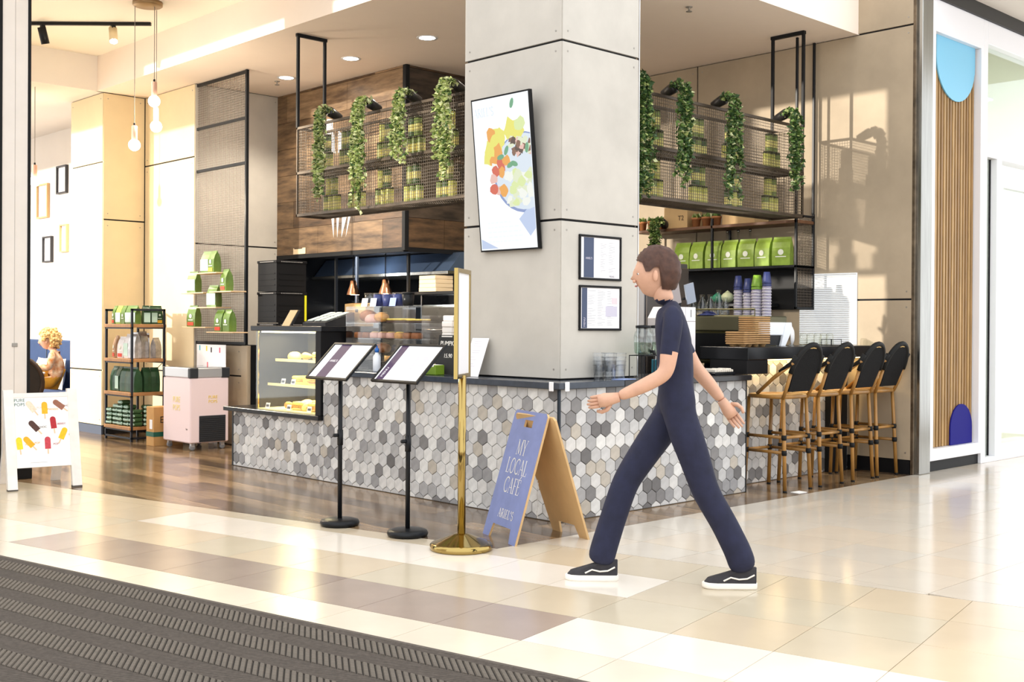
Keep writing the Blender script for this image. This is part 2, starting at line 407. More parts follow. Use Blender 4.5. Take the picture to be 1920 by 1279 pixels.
struct(B().box(.87, 6.53, 0, .89, 7.72, .1).obj('baseboard_left', M_black))

# seating recess behind
wb = struct(B().box(1.1, 8.6, 0, 1.25, 16, 4.0).obj('wall_back', M_white))
struct(B().box(-4, 16, 0, 1.25, 16.1, 4.0).obj('wall_far', M_white))
struct(B().box(-2.4, 7.72, 3.99, 1.25, 16, 4.6).obj('ceiling_recess', M_white))
for q_ in ((-.4, 9.2, 420), (-1.2, 13.6, 200)):
    l_ = light('SPOT', 'recess_fill', (q_[0], q_[1], 3.96), q_[2], (1, .94, .86), spot_size=R(150), spot_blend=.7, shadow_soft_size=.1); aim(l_, (0, 0, -1))  # added fill lamps without fixtures, they brighten the recess
# soffit over the cafe and raised ceiling in front of it
struct(B().box(.28, .19, 3.99, 4.15, 7.75, 5.2).obj('ceiling', mat('ceiling_paint', srgb(244, 230, 216), .8, var=.01)))
struct(B().box(-1.9, 2.6, 4.394, .28, 7.72, 4.6).obj('ceiling_raised', mat('ceiling_cream', srgb(248, 240, 224), .8)))
struct(B().box(4.36, -2.4, 4.40, 9, -.1, 4.6).obj('ceiling_mall', M_white))
trk = mat('shopfront_black', (.02, .018, .016), .5)
struct(B().box(4.36, -.42, 4.27, 9, -.3, 4.40).obj('trim_3', trk))

# service area behind: dark kitchen shell under a plank-clad bulkhead
M_wd = [mat('clad_timber_%d' % k, c, .36, vscale=2.4, stretch=(1.4, 1.1, 7), bump=.05, detail=9, col2=c2) for k, (c, c2) in enumerate([(srgb(136, 108, 78), srgb(62, 46, 32)), (srgb(104, 78, 54), srgb(44, 33, 24)), (srgb(158, 130, 98), srgb(88, 66, 46)), (srgb(84, 70, 58), srgb(34, 28, 24))])]
bulk = struct(B().box(1.958, 4.098, 2.1, 4.0, 6.5, 3.99).obj('wall_bulkhead', M_joint))
zc = 2.105; k = 0
while zc < 3.98:
    z1 = min(zc+.31, 3.988)
    y = 6.51; first = [.85, .35, 1.05, .6, .9, .2, .7][k % 7]
    while y > 4.1:
        wl = min(first, y-4.105); first = 1.2
        if wl > .03: panel(bulk, (1.958, y, zc), LX, LY, wl, z1-zc, M_wd[(k*3+int(y*7)) % 3], .018, .004, False, 'plank')
        y -= wl
        if wl <= .03: break
    x = 1.97; first = [.5, .9, .3, 1.1, .7][k % 5]
    while x < 3.98:
        wl = min(first, 4.0-x); first = 1.2
        panel(bulk, (x, 4.098, zc), RX, RY, wl, z1-zc, M_wd[3 if (k+int(x*5)) % 3 else 1], .018, .004, False, 'plank')
        x += wl
    zc += .31; k += 1
bk = B().bbox(1.93, 4.07, 2.07, 1.985, 4.125, 3.99, .004).obj('corner_angle', M_black, bulk)
B().box(1.936, 4.1, 2.06, 1.98, 6.51, 2.105).box(1.98, 4.076, 2.06, 4.0, 4.12, 2.105).obj('lower_edge', M_black, bulk)
struct(B().box(3.6, 3.2, 0, 3.7, 6.5, 2.2).obj('wall_kitchen', M_blk_gloss))
struct(B().box(1.98, 6.5, 0, 3.6, 6.55, 2.1).obj('wall_kitchen', M_blk_gloss))
# unseen wall added beyond the frame, blocks low sun from pillar and counter
struct(B().box(-10.2, 1.0, 0, -10.0, 5.84, 6.3).box(-10.2, 5.84, 0, -10.0, 11.8, 2.85).obj('wall_sun_block', M_white))

# ---------------------------------------------------------------- post at the entrance (opening edge) with dark glazing beside it
post = struct(B().bbox(-1.965, 4.46, 0, -1.755, 4.64, 4.6, .003).obj('trim_4', mat('post_enamel', srgb(228, 220, 212), .4, var=.03)))
B().box(-1.862, 4.4585, 0, -1.858, 4.4605, 4.6).obj('seam', mat('post_seam', srgb(180, 172, 164), .6), post)
B().bbox(-1.755, 4.45, 0, -1.733, 4.66, 4.6, .002).obj('edge_strip', M_black, post)
B().bbox(-1.99, 4.45, 0, -1.965, 4.66, 4.6, .002).obj('edge_strip', M_black, post)
B().bbox(-1.88, 4.452, 1.10, -1.835, 4.461, 1.13, .002).obj('lock', M_rivet, post)
B().bbox(-2.0, 4.43, 0, -1.72, 4.68, .09, .004).obj('kick_plate', M_black, post)
gw = struct(B().box(-3.2, 4.53, 0, -1.992, 4.55, 4.6).obj('window_1', mat('dark_blue_glazing', srgb(38, 60, 80), .08, spec=.8)))
# ================================================================== COUNTER AND BAR
M_gr2 = mat('counter_grout', srgb(96, 90, 84), .8)
HEXC = [(210, 208, 205), (198, 197, 196), (188, 187, 186), (218, 217, 214), (166, 165, 165), (150, 149, 150), (126, 124, 124), (104, 102, 102), (184, 176, 164)]
HEXL = [22, 17, 13, 15, 10, 10, 5, 2, 6]
HEXD = [13, 12, 12, 6, 14, 14, 13, 10, 9]
M_hex = [mat('hex_tile_%d' % i, srgb(*c), .42, var=.16, vscale=14, bump=.03, detail=6) for i, c in enumerate(HEXC)]
HW = .1; HR = HW/math.sqrt(3); RP = 1.5*HR
def hexpoly(cx, cy, r): return [(cx+r*math.cos(R(90+60*k)), cy+r*math.sin(R(90+60*k))) for k in range(6)]
hexcache = {}
def hex_front(parent, o, ux, uy, rects, limit, wts):
    o, ux, uy = Vector(o), Vector(ux), Vector(uy)
    tiles = []
    for rec in rects:
        u0, v0, u1, v1 = rec
        j = 0
        v = -.012
        while v-HR < v1:
            off = HW/2 if j % 2 else 0
            i0 = int((u0-off)/HW)-1; i1 = int((u1-off)/HW)+2
            for i in range(i0, i1):
                u = i*HW+off
                p = hexpoly(u, v, HR-.0022)
                c = p
                full = all(u0 <= q[0] <= u1 and v0 <= q[1] <= v1 for q in p)
                if not full:
                    for nrm, d in (((1, 0), u0), ((-1, 0), -u1), ((0, 1), v0), ((0, -1), -v1)):
                        if len(c) > 2: c = clip(c, nrm, d)
                if len(c) > 2 and area(c) > 2e-4: tiles.append((u, v, c, full))
            v += RP; j += 1
    # nearest to the viewer first
    tiles.sort(key=lambda t: ((o+ux*t[0]+uy*t[1])-CAMPOS).length - (0 if t[3] else -.0))
    rest = B(); rnd = random.Random(11)
    def prismb(b, c, lo):
        cx = sum(q[0] for q in c)/len(c); cy = sum(q[1] for q in c)/len(c)
        ins = [(cx+(q[0]-cx)*.94, cy+(q[1]-cy)*.94) for q in c]; n = len(c); nn = ux.cross(uy)
        a = [lo+ux*q[0]+uy*q[1] for q in c]; m2 = [lo+ux*q[0]+uy*q[1]+nn*.006 for q in c]; t = [lo+ux*q[0]+uy*q[1]+nn*.0085 for q in ins]
        F = [tuple(range(2*n, 3*n))]
        for k in range(n):
            k2 = (k+1) % n; F.append((k, k2, n+k2, n+k)); F.append((n+k, n+k2, 2*n+k2, 2*n+k))
        b.add(a+m2+t, F)
    for idx, (u, v, c, full) in enumerate(tiles):
        mi = rnd.choices(range(len(M_hex)), wts)[0]
        if idx < limit:
            loc = o+ux*u+uy*v
            rel = [(q[0]-u, q[1]-v) for q in c]
            key = (tuple(ux), mi) if full else None
            if key in hexcache and key: me = hexcache[key]
            else:
                b = B(); prismb(b, rel, Vector((0, 0, 0))); me = b.mesh('hex_tile', M_hex[mi])
                if key: hexcache[key] = me
            ob = link('hex_tile', me, parent); ob.location = loc
        else:
            rest.mi = mi; prismb(rest, c, o)
    if rest.v: rest.obj('hex_tile', M_hex, parent, kind='stuff')

cl = thing('service_counter', 'cafe counter arm clad in grey hexagonal tiles, under the two menu stands', 'counter')
B().box(.0085, .0205, 0, .6, 2.69, .88).box(.0085, 2.69, 0, .6, 4.15, .5).obj('body', M_gr2, cl)
# picture-right is -Y on this face: u = 4.15 - y
hex_front(cl, (.0085, 4.15, 0), LX, LY, [(0, .005, 1.38, .5), (1.38, .005, 1.44, .5), (1.44, .005, 4.145, .88)], 300, HEXL)
B().bbox(-.004, 4.145, 0, .6, 4.17, .5, .003).obj('end_panel', M_blk_gloss, cl)
B().box(-.006, -.006, 0, .0075, -.0005, .878).box(-.006, -.0005, 0, -.0005, .012, .878).obj('corner_trim', mat('dark_blue_trim', srgb(32, 42, 54), .35, .3), cl)
cr_ = thing('service_counter', 'cafe counter arm clad in darker hexagonal tiles, between the column and the bar stools', 'counter')
B().box(.603, .0085, 0, 2.115, .6, .88).box(.016, .0085, 0, .603, .0195, .88).obj('body', M_gr2, cr_)
hex_front(cr_, (.016, .0085, 0), RX, RY, [(0, .005, 2.1, .88)], 300, HEXD)
B().bbox(2.115, -.003, 0, 2.13, .6, .88, .002).obj('end_panel', M_blk_gloss, cr_)
# worktop running round the corner
M_wt = mat('worktop_stone', srgb(52, 60, 72), .16, var=.15, vscale=20)
wt = thing('worktop', 'dark blue-grey stone worktop running round the column over the tiled counter', 'worktop')
B().bbox(-.035, -.035, .882, .62, 2.68, .925, .004).obj('slab', M_wt, wt)
B().bbox(.622, -.035, .882, 2.15, .62, .925, .004).obj('slab', mat('worktop_black', (.02, .02, .022), .2), wt)
M_wpl = mat('white_plastic', srgb(238, 238, 240), .35)
for a, b_ in (((-.044, .015, .868), (-.0352, .055, .93)), ((.015, -.044, .868), (.055, -.0352, .93))):
    B().bbox(*a, *b_, .003).obj('corner_guard', M_wpl, wt)
# low ledge with the glazed case
ld = thing('display_ledge', 'low black ledge on the counter end carrying the glass pastry case', 'ledge')
B().bbox(-.045, 2.72, .502, .6, 4.26, .54, .004).obj('slab', M_blk_gloss, ld)
M_glass = mat('clear_glass', (.98, 1, .99), .0, trans=1., ior=1.02, spec=.5)
M_acr = glass('clear_acrylic', (.98, .99, .97), .02)
M_brass = mat('polished_brass', (.38, .275, .095), .10, 1.)
pc = thing('pastry_display_case', 'black-framed glass pastry case glowing yellow at the end of the counter', 'display case', (0, 2.72, .54))
B().bbox(-.02, 0, 0, .56, .08, .72, .003).obj('side_frame', M_black, pc)
B().bbox(.02, 1.03, 0, .56, 1.07, .72, .003).obj('side_frame', M_black, pc)
B().bbox(-.03, -.02, .70, .58, 1.09, .745, .004).obj('top_panel', M_blk_gloss, pc)
B().box(.54, .08, 0, .56, 1.03, .70).obj('back_panel', mat('case_backing', (.03, .028, .018), .5, spec=.2), pc)
B().box(-.008, .08, .0, -.004, 1.03, .70).obj('front_glass', M_acr, pc)
for zz, dp in ((.215, .1), (.43, .18)):
    sh = B().box(dp, .09, zz, .53, 1.0, zz+.012).obj('shelf', glass('shelf_glass', (.9, .95, .88), .08), pc)
    B().box(dp-.006, .09, zz-.004, dp, 1.0, zz+.02).obj('shelf_lip', mat('shelf_lip', srgb(250, 236, 180), .4), sh)
B().box(.0, .09, .0, .53, 1.02, .012).obj('base_tray', mat('case_tray', srgb(240, 225, 170), .35), pc)
B().box(.03, .09, .685, .07, 1.0, .698).obj('light_strip', mat('case_light', (1, .9, .6), emit=(1, .86, .5), es=6.), pc)
B().bbox(.0, 1.005, 0, .012, 1.02, .70, .002).obj('gold_edge', M_brass, pc)
lp = light('AREA', 'case_light', (.25, 3.25, 1.21), 14, (1, .84, .5), shape='RECTANGLE', size=.3, size_y=.85)
lp2 = light('AREA', 'case_light', (.3, 3.25, .74), 7, (1, .84, .5), shape='RECTANGLE', size=.3, size_y=.85)
# raised bar
bt = thing('bar_counter', 'raised black bar counter with tiled front behind the row of stools', 'bar counter')
B().bbox(2.13, -.01, 1.04, 4.12, .46, 1.14, .004).obj('bar_top', M_blk_gloss, bt)
B().bbox(2.132, .0, .926, 2.42, .36, 1.04, .003).box(2.132, .30, 0, 2.2, .36, .926).obj('end_block', M_black, bt)
B().box(2.14, .2685, 0, 4.11, .36, 1.04).obj('body', M_gr2, bt)
hex_front(bt, (2.14, .2685, 0), RX, RY, [(.005, .005, 1.97, 1.03)], 300, HEXD)
B().box(2.44, .10, 1.028, 4.1, .13, 1.04).obj('light_strip', mat('bar_led', (1, .8, .4), emit=(1, .72, .3), es=5.), bt)
bl = light('AREA', 'bar_led', (3.27, .2, 1.03), 3.5, (1, .72, .34), shape='RECTANGLE', size=1.6, size_y=.03)
B().box(3.72, .20, 0, 4.0, .262, .9).obj('support_panel', M_black, bt)

# ================================================================== HANGING MESH BASKETS
M_bronze = mat('bronzed_steel', (.075, .055, .038), .38, .6, var=.3, vscale=8)
M_wire = mat('mesh_wire', (.11, .087, .066), .42, .5)
def wires(b, o, ux, uy, w, h, pitch=.026, r=.0016):
    o, ux, uy = Vector(o), Vector(ux), Vector(uy); n = ux.cross(uy)
    def bar(a, c, s):
        s = s*r
        V = [a-s-n*r, a+s-n*r, a+s+n*r, a-s+n*r, c-s-n*r, c+s-n*r, c+s+n*r, c-s+n*r]
        b.add(V, [(0, 1, 5, 4), (1, 2, 6, 5), (2, 3, 7, 6), (3, 0, 4, 7)])
    k = pitch/2
    while k < w: bar(o+ux*k, o+ux*k+uy*h, ux); k += pitch
    k = pitch/2
    while k < h: bar(o+uy*k+n*r*1.2, o+uy*k+ux*w+n*r*1.2, uy); k += pitch
    return b
def basket(name, label, x0, y0, x1, y1, axis):
    z0, zm, z1 = 2.31, 2.70, 3.116
    t = thing(name, label, 'hanging shelf', (x0, y0, z0)); w, d, h = x1-x0, y1-y0, z1-z0; zmm = zm-z0
    q = .018
    for z in (0, zmm, h):
        b = B()
        for (a, c) in (((0, 0), (w, 0)), ((0, d), (w, d)), ((0, 0), (0, d)), ((w, 0), (w, d))):
            b.bbox(min(a[0], c[0])-q/2, min(a[1], c[1])-q/2, z-q, max(a[0], c[0])+q/2, max(a[1], c[1])+q/2, z+q*.4, .002)
        b.obj('rail', M_bronze, t)
    for a in ((0, 0), (w, 0), (0, d), (w, d)):
        B().bbox(a[0]-q/2, a[1]-q/2, 0, a[0]+q/2, a[1]+q/2, h, .002).obj('corner_post', M_bronze, t)
    for nm, o, ux, uy, ww, hh in (('mesh_panel', (0, 0, 0), (1, 0, 0), (0, 0, 1), w, h), ('mesh_panel', (0, d, 0), (1, 0, 0), (0, 0, 1), w, h),
                                  ('mesh_panel', (0, 0, 0), (0, 1, 0), (0, 0, 1), d, h), ('mesh_panel', (w, 0, 0), (0, 1, 0), (0, 0, 1), d, h),
                                  ('mesh_shelf', (0, 0, 0), (1, 0, 0), (0, 1, 0), w, d), ('mesh_shelf', (0, 0, zmm), (1, 0, 0), (0, 1, 0), w, d), ):
        wires(B(), o, ux, uy, ww, hh).obj(nm, M_wire, t, kind='stuff')
    # hangers to the ceiling at the free end
    ends = [(0, d), (w, d)] if axis == 'y' else [(w, 0), (w, d)]
    H = 3.99-z0
    for a in ends: B().bbox(a[0]-.013, a[1]-.013, h, a[0]+.013, a[1]+.013, H, .002).obj('hanger', M_black, t)
    a, c = ends
    B().bbox(min(a[0], c[0])-.03, min(a[1], c[1])-.03, H-.03, max(a[0], c[0])+.03, max(a[1], c[1])+.03, H, .002).obj('ceiling_bar', M_black, t) if False else \
        B().bbox(min(a[0], c[0])-.02, min(a[1], c[1])-.015, H-.03, max(a[0], c[0])+.02, max(a[1], c[1])+.015, H, .002).obj('ceiling_bar', M_black, t)
    return t
bkL = basket('hanging_basket', 'long bronze wire-mesh basket hung from the ceiling in front of the plank wall', .46, 1.262, .755, 3.815, 'y')
bkR = basket('hanging_basket', 'dark wire-mesh basket hung from the ceiling over the bar stools', 1.092, .466, 3.652, .79, 'x')

# tins in little pyramids
M_tin = [mat('tin_green', srgb(128, 146, 70), .4, .0, var=.15, vscale=20), mat('tin_lime', srgb(196, 196, 90), .4, .0, var=.15, vscale=20), mat('tin_dark_green', srgb(70, 98, 56), .4, .0, var=.15, vscale=20)]
M_tinlid = mat('tin_lid', srgb(60, 66, 44), .3, .5); M_tinlab = mat('tin_label', srgb(226, 214, 130), .5)
def tin_proto(m, lab):
    b = B(); b.smooth = True
    b.lathe([(.034, 0), (.035, .004), (.035, .142), (.034, .146)], n=12)
    l = B(); l.smooth = True; l.lathe([(.0358, .146), (.0358, .160), (.032, .164)], n=12)
    q = B(); q.smooth = True; q.lathe([(.0356, .04), (.0356, .10)], n=12, cap=False)
    return b.mesh('can', m), l.mesh('lid', M_tinlid), q.mesh('paper_band', lab)
TIN = [tin_proto(m, M_tinlab) for m in M_tin]
def tin(x, y, z, k, label, group):
    t = thing('tea_tin', label, 'tin', (x, y, z), random.uniform(0, 6), group)
    a, l, q = TIN[k]
    link('can', a, t); link('lid', l, t); link('paper_band', q, t)
def pyramid(x, y, z, ax, n0, label, group):
    px = .0755
    for row in range(2):
        n = n0-row
        for i in range(n):
            o = (i-(n-1)/2)*px
            tin(x+(o if ax == 'x' else 0), y+(o if ax == 'y' else 0), z+row*.1645, random.choices((0, 1, 2), (4, 4, 2))[0], label, group)
ordn = ['first', 'second', 'third', 'fourth', 'fifth', 'sixth', 'seventh', 'eighth']
zs = (2.318, 2.709); nm = ('lower', 'upper')
posL = {1: [3.58, 3.22, 2.66, 2.26, 1.84, 1.48], 0: [3.46, 3.08, 2.68, 2.28, 1.86, 1.48]}
for lv in (1, 0):
    for i, yy in enumerate(posL[lv]):
        pyramid(.60, yy, zs[lv]+(.004 if lv else 0), 'y', 3, 'green tin, %s pyramid from the free end, %s shelf of the plank-wall basket' % (ordn[i], nm[lv]), 'tin pyramid %d %s shelf plank side' % (i+1, nm[lv]))
posR = {1: [1.24, 1.72, 2.3, 2.78, 3.4], 0: [1.24, 1.72, 2.32, 2.82, 3.38]}
for lv in (1, 0):
    for i, xx in enumerate(posR[lv]):
        pyramid(xx, .63, zs[lv]+(.004 if lv else 0), 'x', 3, 'green tin, %s pyramid from the column, %s shelf of the basket over stools' % (ordn[i], nm[lv]), 'tin pyramid %d %s shelf stool side' % (i+1, nm[lv]))

# trailing plants lying in the baskets
M_leaf = [mat('leaf_light', srgb(176, 188, 116), .5, var=.25, vscale=30), mat('leaf_mid', srgb(96, 124, 62), .5, var=.25, vscale=30), mat('leaf_dark', srgb(58, 84, 46), .5, var=.25, vscale=30), mat('leaf_cream', srgb(196, 200, 150), .5, var=.2, vscale=30)]
M_stem = mat('vine_stem', srgb(78, 70, 44), .7)
def leaf(b, p, d, s, rnd):
    d = Vector(d).normalized(); sd = d.cross(Vector((rnd.uniform(-1, 1), rnd.uniform(-1, 1), rnd.uniform(-1, 1)))).normalized(); n = d.cross(sd)
    p = Vector(p)
    b.add([p, p+d*s*.45+sd*s*.36+n*s*.08, p+d*s, p+d*s*.45-sd*s*.36+n*s*.08, p+d*s*.5-n*s*.05], [(0, 1, 4), (1, 2, 4), (2, 3, 4), (3, 0, 4)])
def vine(x, y, z, out, length, width, label, seed, wts=(4, 4, 2, 3), group='vines trailing from the hanging baskets', pot=True):
    rnd = random.Random(seed); out = Vector(out); side = Vector((-out.y, out.x, 0))
    t = thing('trailing_plant', label, 'plant', (x, y, z), 0, group)
    if pot:
        ax = -out*.9+Vector((0, 0, -.35)); ax.normalize()
        p0 = out*.0+Vector((0, 0, .07))
        b = B(); b.smooth = True; b.tube([p0, p0+ax*.02, p0+ax*.13], [.044, .046, .036], n=14); b.obj('pot', mat('dark_pot', (.02, .018, .018), .35), t)
    st_, lv = B(), B()
    for k in range(14):
        q = Vector((0, 0, .06))+side*rnd.uniform(-width*.45, width*.45)*.6
        L = length*rnd.uniform(.55, 1.0); pts = [q+out*-.02, q+out*.05+Vector((0, 0, .04)), q+out*.085+Vector((0, 0, -.02))]
        n = max(4, int(L/.05)); w = side*rnd.uniform(-.5, .5)*width*.5
        for i in range(1, n+1):
            pts.append(q+out*(.085+rnd.uniform(-.012, .02))+w*(i/n)**.6+side*rnd.uniform(-.012, .012)+Vector((0, 0, -.02-L*i/n)))
        st_.tube(pts, .0022, n=4)
        for i in range(len(pts)-1):
            a, c = pts[i], pts[i+1]
            for m in range(6 if i > 1 else 5):
                lv.mi = rnd.choices(range(4), wts)[0]
                dd = Vector((rnd.uniform(-1, 1), rnd.uniform(-1, 1), rnd.uniform(-1.1, .5)))+out*.8
                leaf(lv, a.lerp(c, rnd.random()), dd, rnd.uniform(.03, .054), rnd)
    st_.obj('stem', M_stem, t); lv.obj('foliage', M_leaf, t, kind='stuff')
    return t
for i, (yy, L, s) in enumerate(((3.26, .78, 1), (2.68, .92, 2), (2.14, .60, 3), (1.58, .86, 4))):
    vine(.42, yy, 3.125, (-1, 0, 0), L, .24, 'pale green potted vine, %s from the free end of the plank-wall basket' % ordn[i], s, (6, 3, 1, 5))
for i, (xx, L, s) in enumerate(((1.24, .95, 5), (1.74, .80, 6), (2.4, .85, 7), (3.32, .68, 8))):
    vine(xx, .42, 3.125, (0, -1, 0), L, .26 if i else .34, 'dark green vine hanging down the basket over the stools, %s from the column' % ordn[i], s, (1, 4, 6, 1))
# ================================================================== BAR STOOLS
M_bamb = mat('bamboo_cane', srgb(150, 108, 52), .35, var=.35, vscale=9, stretch=(1, 1, .4))
M_bind = mat('black_binding', (.010, .010, .010), .55, spec=.2)
M_weave = mat('black_weave', (.010, .010, .011), .7, spec=.12, var=.5, vscale=160, bump=.4)
def stool_proto():
    t = thing('bar_stool', '', 'bar stool')
    # local: sits facing +y; back at -y
    def leg(a, b, nm='leg'):
        o = B(); o.smooth = True; o.tube([a, Vector(a).lerp(Vector(b), .5), b], [.0155, .016, .014], n=9); p = o.obj(nm, M_bamb, t)
        f = B(); f.smooth = True; f.tube([Vector(a)+(Vector(b)-Vector(a))*-.0, Vector(a).lerp(Vector(b), .02)], .0165, n=9); f.obj('foot_cap', M_bind, p); return p
    zs = .74
    fl = [(-.17, -.20, 0), (.17, -.20, 0), (-.16, .20, 0), (.16, .20, 0)]
    tp = [(-.15, -.165, zs), (.15, -.165, zs), (-.15, .17, zs), (.15, .17, zs)]
    for a, b in zip(fl, tp): leg(a, b)
    def along(i, z): a, b = Vector(fl[i]), Vector(tp[i]); return a.lerp(b, z/zs)
    for z, prs in ((.43, ((0, 1), (0, 2), (1, 3))), (.31, ((2, 3), (0, 2), (1, 3)))):
        for i, j in prs:
            o = B(); o.smooth = True; o.tube([along(i, z), along(j, z)], .0125, n=8); o.obj('stretcher', M_bamb, t)
        for i in {k for p in prs for k in p}:
            o = B(); o.smooth = True; o.lathe([(.020, -.02), (.022, 0), (.020, .02)], along(i, z), n=10); o.obj('binding', M_bind, t)
    # seat
    o = B(); o.smooth = True
    ring = [(.19*math.copysign(abs(math.cos(a))**.6, math.cos(a)), .19*math.copysign(abs(math.sin(a))**.6, math.sin(a)), zs+.01) for a in [2*PI*k/24 for k in range(24)]]
    o.tube(ring, .017, n=8, closed=True); st = o.obj('seat_rim', M_bamb, t)
    o = B(); o.prism([(p[0]*.97, p[1]*.97) for p in ring], (0, 0, zs+.004), (1, 0, 0), (0, 1, 0), .016); o.obj('seat', mat('cane_seat', srgb(160, 116, 64), .6, var=.4, vscale=120, bump=.3), t)
    # back: arched loop leaning back, arms sweeping forward
    lean = lambda z: -.175-.16*(z-zs)/.42
    hb = .43; arch = []
    for k in range(15):
        a = PI*k/14; z = zs+.21+.215*math.sin(a) if 0 < k < 14 else zs+.2
        arch.append(Vector((-.175*math.cos(a), lean(z), z)))
    o = B(); o.smooth = True; o.tube(arch, .021, n=9); o.obj('back_hoop', M_bind, t)
    ins = [Vector((p.x*.86, p.y+.004, zs+.2+(p.z-zs-.2)*.9)) for p in arch]
    o = B(); o.smooth = True; o.tube(ins, .009, n=7); o.obj('cane_inlay', mat('pale_cane', srgb(206, 168, 96), .4), t)
    pan = [(p.x*.9, p.z) for p in arch]; pan = [(-.14, zs+.055), (.14, zs+.055)]+[(q[0], q[1]) for q in pan[::-1]]
    o = B(); tilt = math.atan2(.16, .42)
    o.prism([(q[0], (q[1]-zs)/math.cos(tilt)) for q in pan], (0, -.173, zs), (1, 0, 0), (0, -math.sin(tilt), math.cos(tilt)), .014); bev(o.obj('backrest', M_weave, t), .004)
    for s in (-1, 1):
        o = B(); o.smooth = True; o.tube([(s*.175, lean(zs+.2), zs+.2), (s*.172, lean(zs+.1), zs+.09), (s*.16, -.17, zs)], .0145, n=8); o.obj('back_post', M_bamb, t)
        o = B(); o.smooth = True; o.tube([(s*.185, lean(zs+.28), zs+.285), (s*.19, -.10, zs+.16), (s*.188, .06, zs+.03)], [.0155, .016, .0145], n=8); o.obj('arm', M_bamb, t)
        o = B(); o.smooth = True; o.tube([(s*.176, lean(zs+.33), zs+.335), (s*.185, lean(zs+.28)+.02, zs+.275), (s*.187, -.16, zs+.21)], .0195, n=8); o.obj('arm_binding', M_bind, t)
    return t
s0 = stool_proto()
SL = ['bamboo bar stool with black woven back, closest to the tiled counter', 'bamboo bar stool with black woven back, second from the tiled counter',
      'bamboo bar stool with black woven back, third from the tiled counter', 'bamboo bar stool with black woven back, beside the concrete wall']
for i, (x, y, r) in enumerate(((2.50, -.04, -3), (2.99, -.04, 0), (3.48, -.05, 1), (3.895, -.05, 0))):
    if i == 0: s0.location = (x, y, 0); s0.rotation_euler = (0, 0, R(r)); s0['label'] = SL[0]; s0['group'] = 'bar stools'
    else: dup(s0, (x, y, 0), R(r), SL[i], 'bar stools')
nap = B(); nap.prism([(-.06, -.04), (.05, -.045), (.065, .035), (-.05, .04)], (0, 0, .001), (1, 0, 0), (0, 1, 0), .004)
nap = tag(nap.obj('paper_napkin', mat('paper_white', srgb(245, 243, 240), .8)), 'crumpled white paper napkin on the floor by the stool legs', 'napkin'); nap.location = (2.42, -.29, 0)

# ================================================================== COLUMN FITTINGS
sc = thing('menu_screen', 'tall lit menu screen with a food picture tilted forward on the column', 'screen', (.248, .714, 1.84))
tl = math.atan2(.11, 1.1); Hs = 1.105; Ws = .602
ux = Vector((0, -1, 0)); uy = Vector((-math.sin(tl), 0, math.cos(tl))); nn = ux.cross(uy)
B().prism([(-Ws/2, 0), (Ws/2, 0), (Ws/2, Hs), (-Ws/2, Hs)], (0, 0, 0), ux, uy, -.0).obj if False else None
def slab(name, w0, h0, w1, h1, off, th, m, parent): return B().prism([(w0, h0), (w1, h0), (w1, h1), (w0, h1)], Vector((0, 0, 0))+nn*off, ux, uy, th).obj(name, m, parent)
slab('casing', -Ws/2, 0, Ws/2, Hs, -.0, .03, M_black, sc)
B().prism([(0, .25), (-.075*.9, .85), (0, .85)], (0, .12, 0), (1, 0, 0), (0, 0, 1), .24).obj('wall_bracket', M_black, sc)
def em(name, c, s): return mat('screen_'+name, (.01, .01, .012), .35, emit=c, es=s)
slab('display', -Ws/2+.012, .012, Ws/2-.012, Hs-.012, .03, .001, em('white', (.93, .97, 1.), .66), sc)
def blob(cx, cy, rx, ry, m, off, n=18, jit=0., seed=0, a0=0, a1=360, rot=0):
    rnd = random.Random(seed); P = []
    for k in range(n):
        a = R(a0+(a1-a0)*k/n); q = 1+rnd.uniform(-jit, jit); x, y = rx*math.cos(a)*q, ry*math.sin(a)*q
        P.append((cx+x*math.cos(R(rot))-y*math.sin(R(rot)), cy+x*math.sin(R(rot))+y*math.cos(R(rot))))
    P = [(max(-.276, min(.276, p[0])), max(.013, min(1.047, p[1]))) for p in P]
    return P
pic = []
def put(P, m, lay): pic.append((P, m, lay))
SP = {k: em(k, c, .56) for k, c in dict(rim=(.28, .36, .62), plate=(.74, .83, .92), yellow=(.86, .82, .18), lime=(.75, .86, .42), orange=(.88, .42, .10), red=(.72, .16, .10), brown=(.26, .14, .09), dkbrown=(.12, .08, .06), green=(.18, .42, .24), pale=(.80, .86, .62), cream=(.93, .95, .88), shade=(.56, .66, .88), pink=(.86, .55, .48)).items()}
put(blob(.20, .52, .30, .27, 0, 0, 30), 'rim', 1); put(blob(.20, .525, .285, .255, 0, 0, 30), 'plate', 2)
rn = random.Random(5)
for k in range(10): put(blob(-.08+rn.uniform(-.08, .07), .72+rn.uniform(-.06, .08), .05, .07, 0, 0, 10, .25, k), rn.choice(['yellow', 'yellow', 'lime', 'orange']), 3+k*.1)
for k in range(5): put(blob(.12+rn.uniform(-.05, .06), .80+rn.uniform(-.03, .05), .05, .05, 0, 0, 10, .25, k+20), rn.choice(['yellow', 'lime', 'orange']), 4+k*.1)
for k in range(34): put(blob(.17+rn.uniform(-.08, .12), .70+rn.uniform(-.07, .06), .03, .022, 0, 0, 7, .4, k+40, rot=rn.uniform(0, 90)), rn.choice(['brown', 'dkbrown', 'pale', 'brown', 'pink']), 5+k*.05)
for k in range(16): put(blob(-.02+rn.uniform(-.09, .06), .54+rn.uniform(-.14, .08), .04, .035, 0, 0, 9, .25, k+80), rn.choice(['red', 'orange', 'red', 'pink', 'cream']), 7+k*.05)
for k in range(40): put(blob(.15+rn.uniform(-.11, .12), .40+rn.uniform(-.08, .13), .035, .028, 0, 0, 8, .35, k+100), rn.choice(['cream', 'pale', 'cream', 'lime', 'pale']), 8+k*.03)
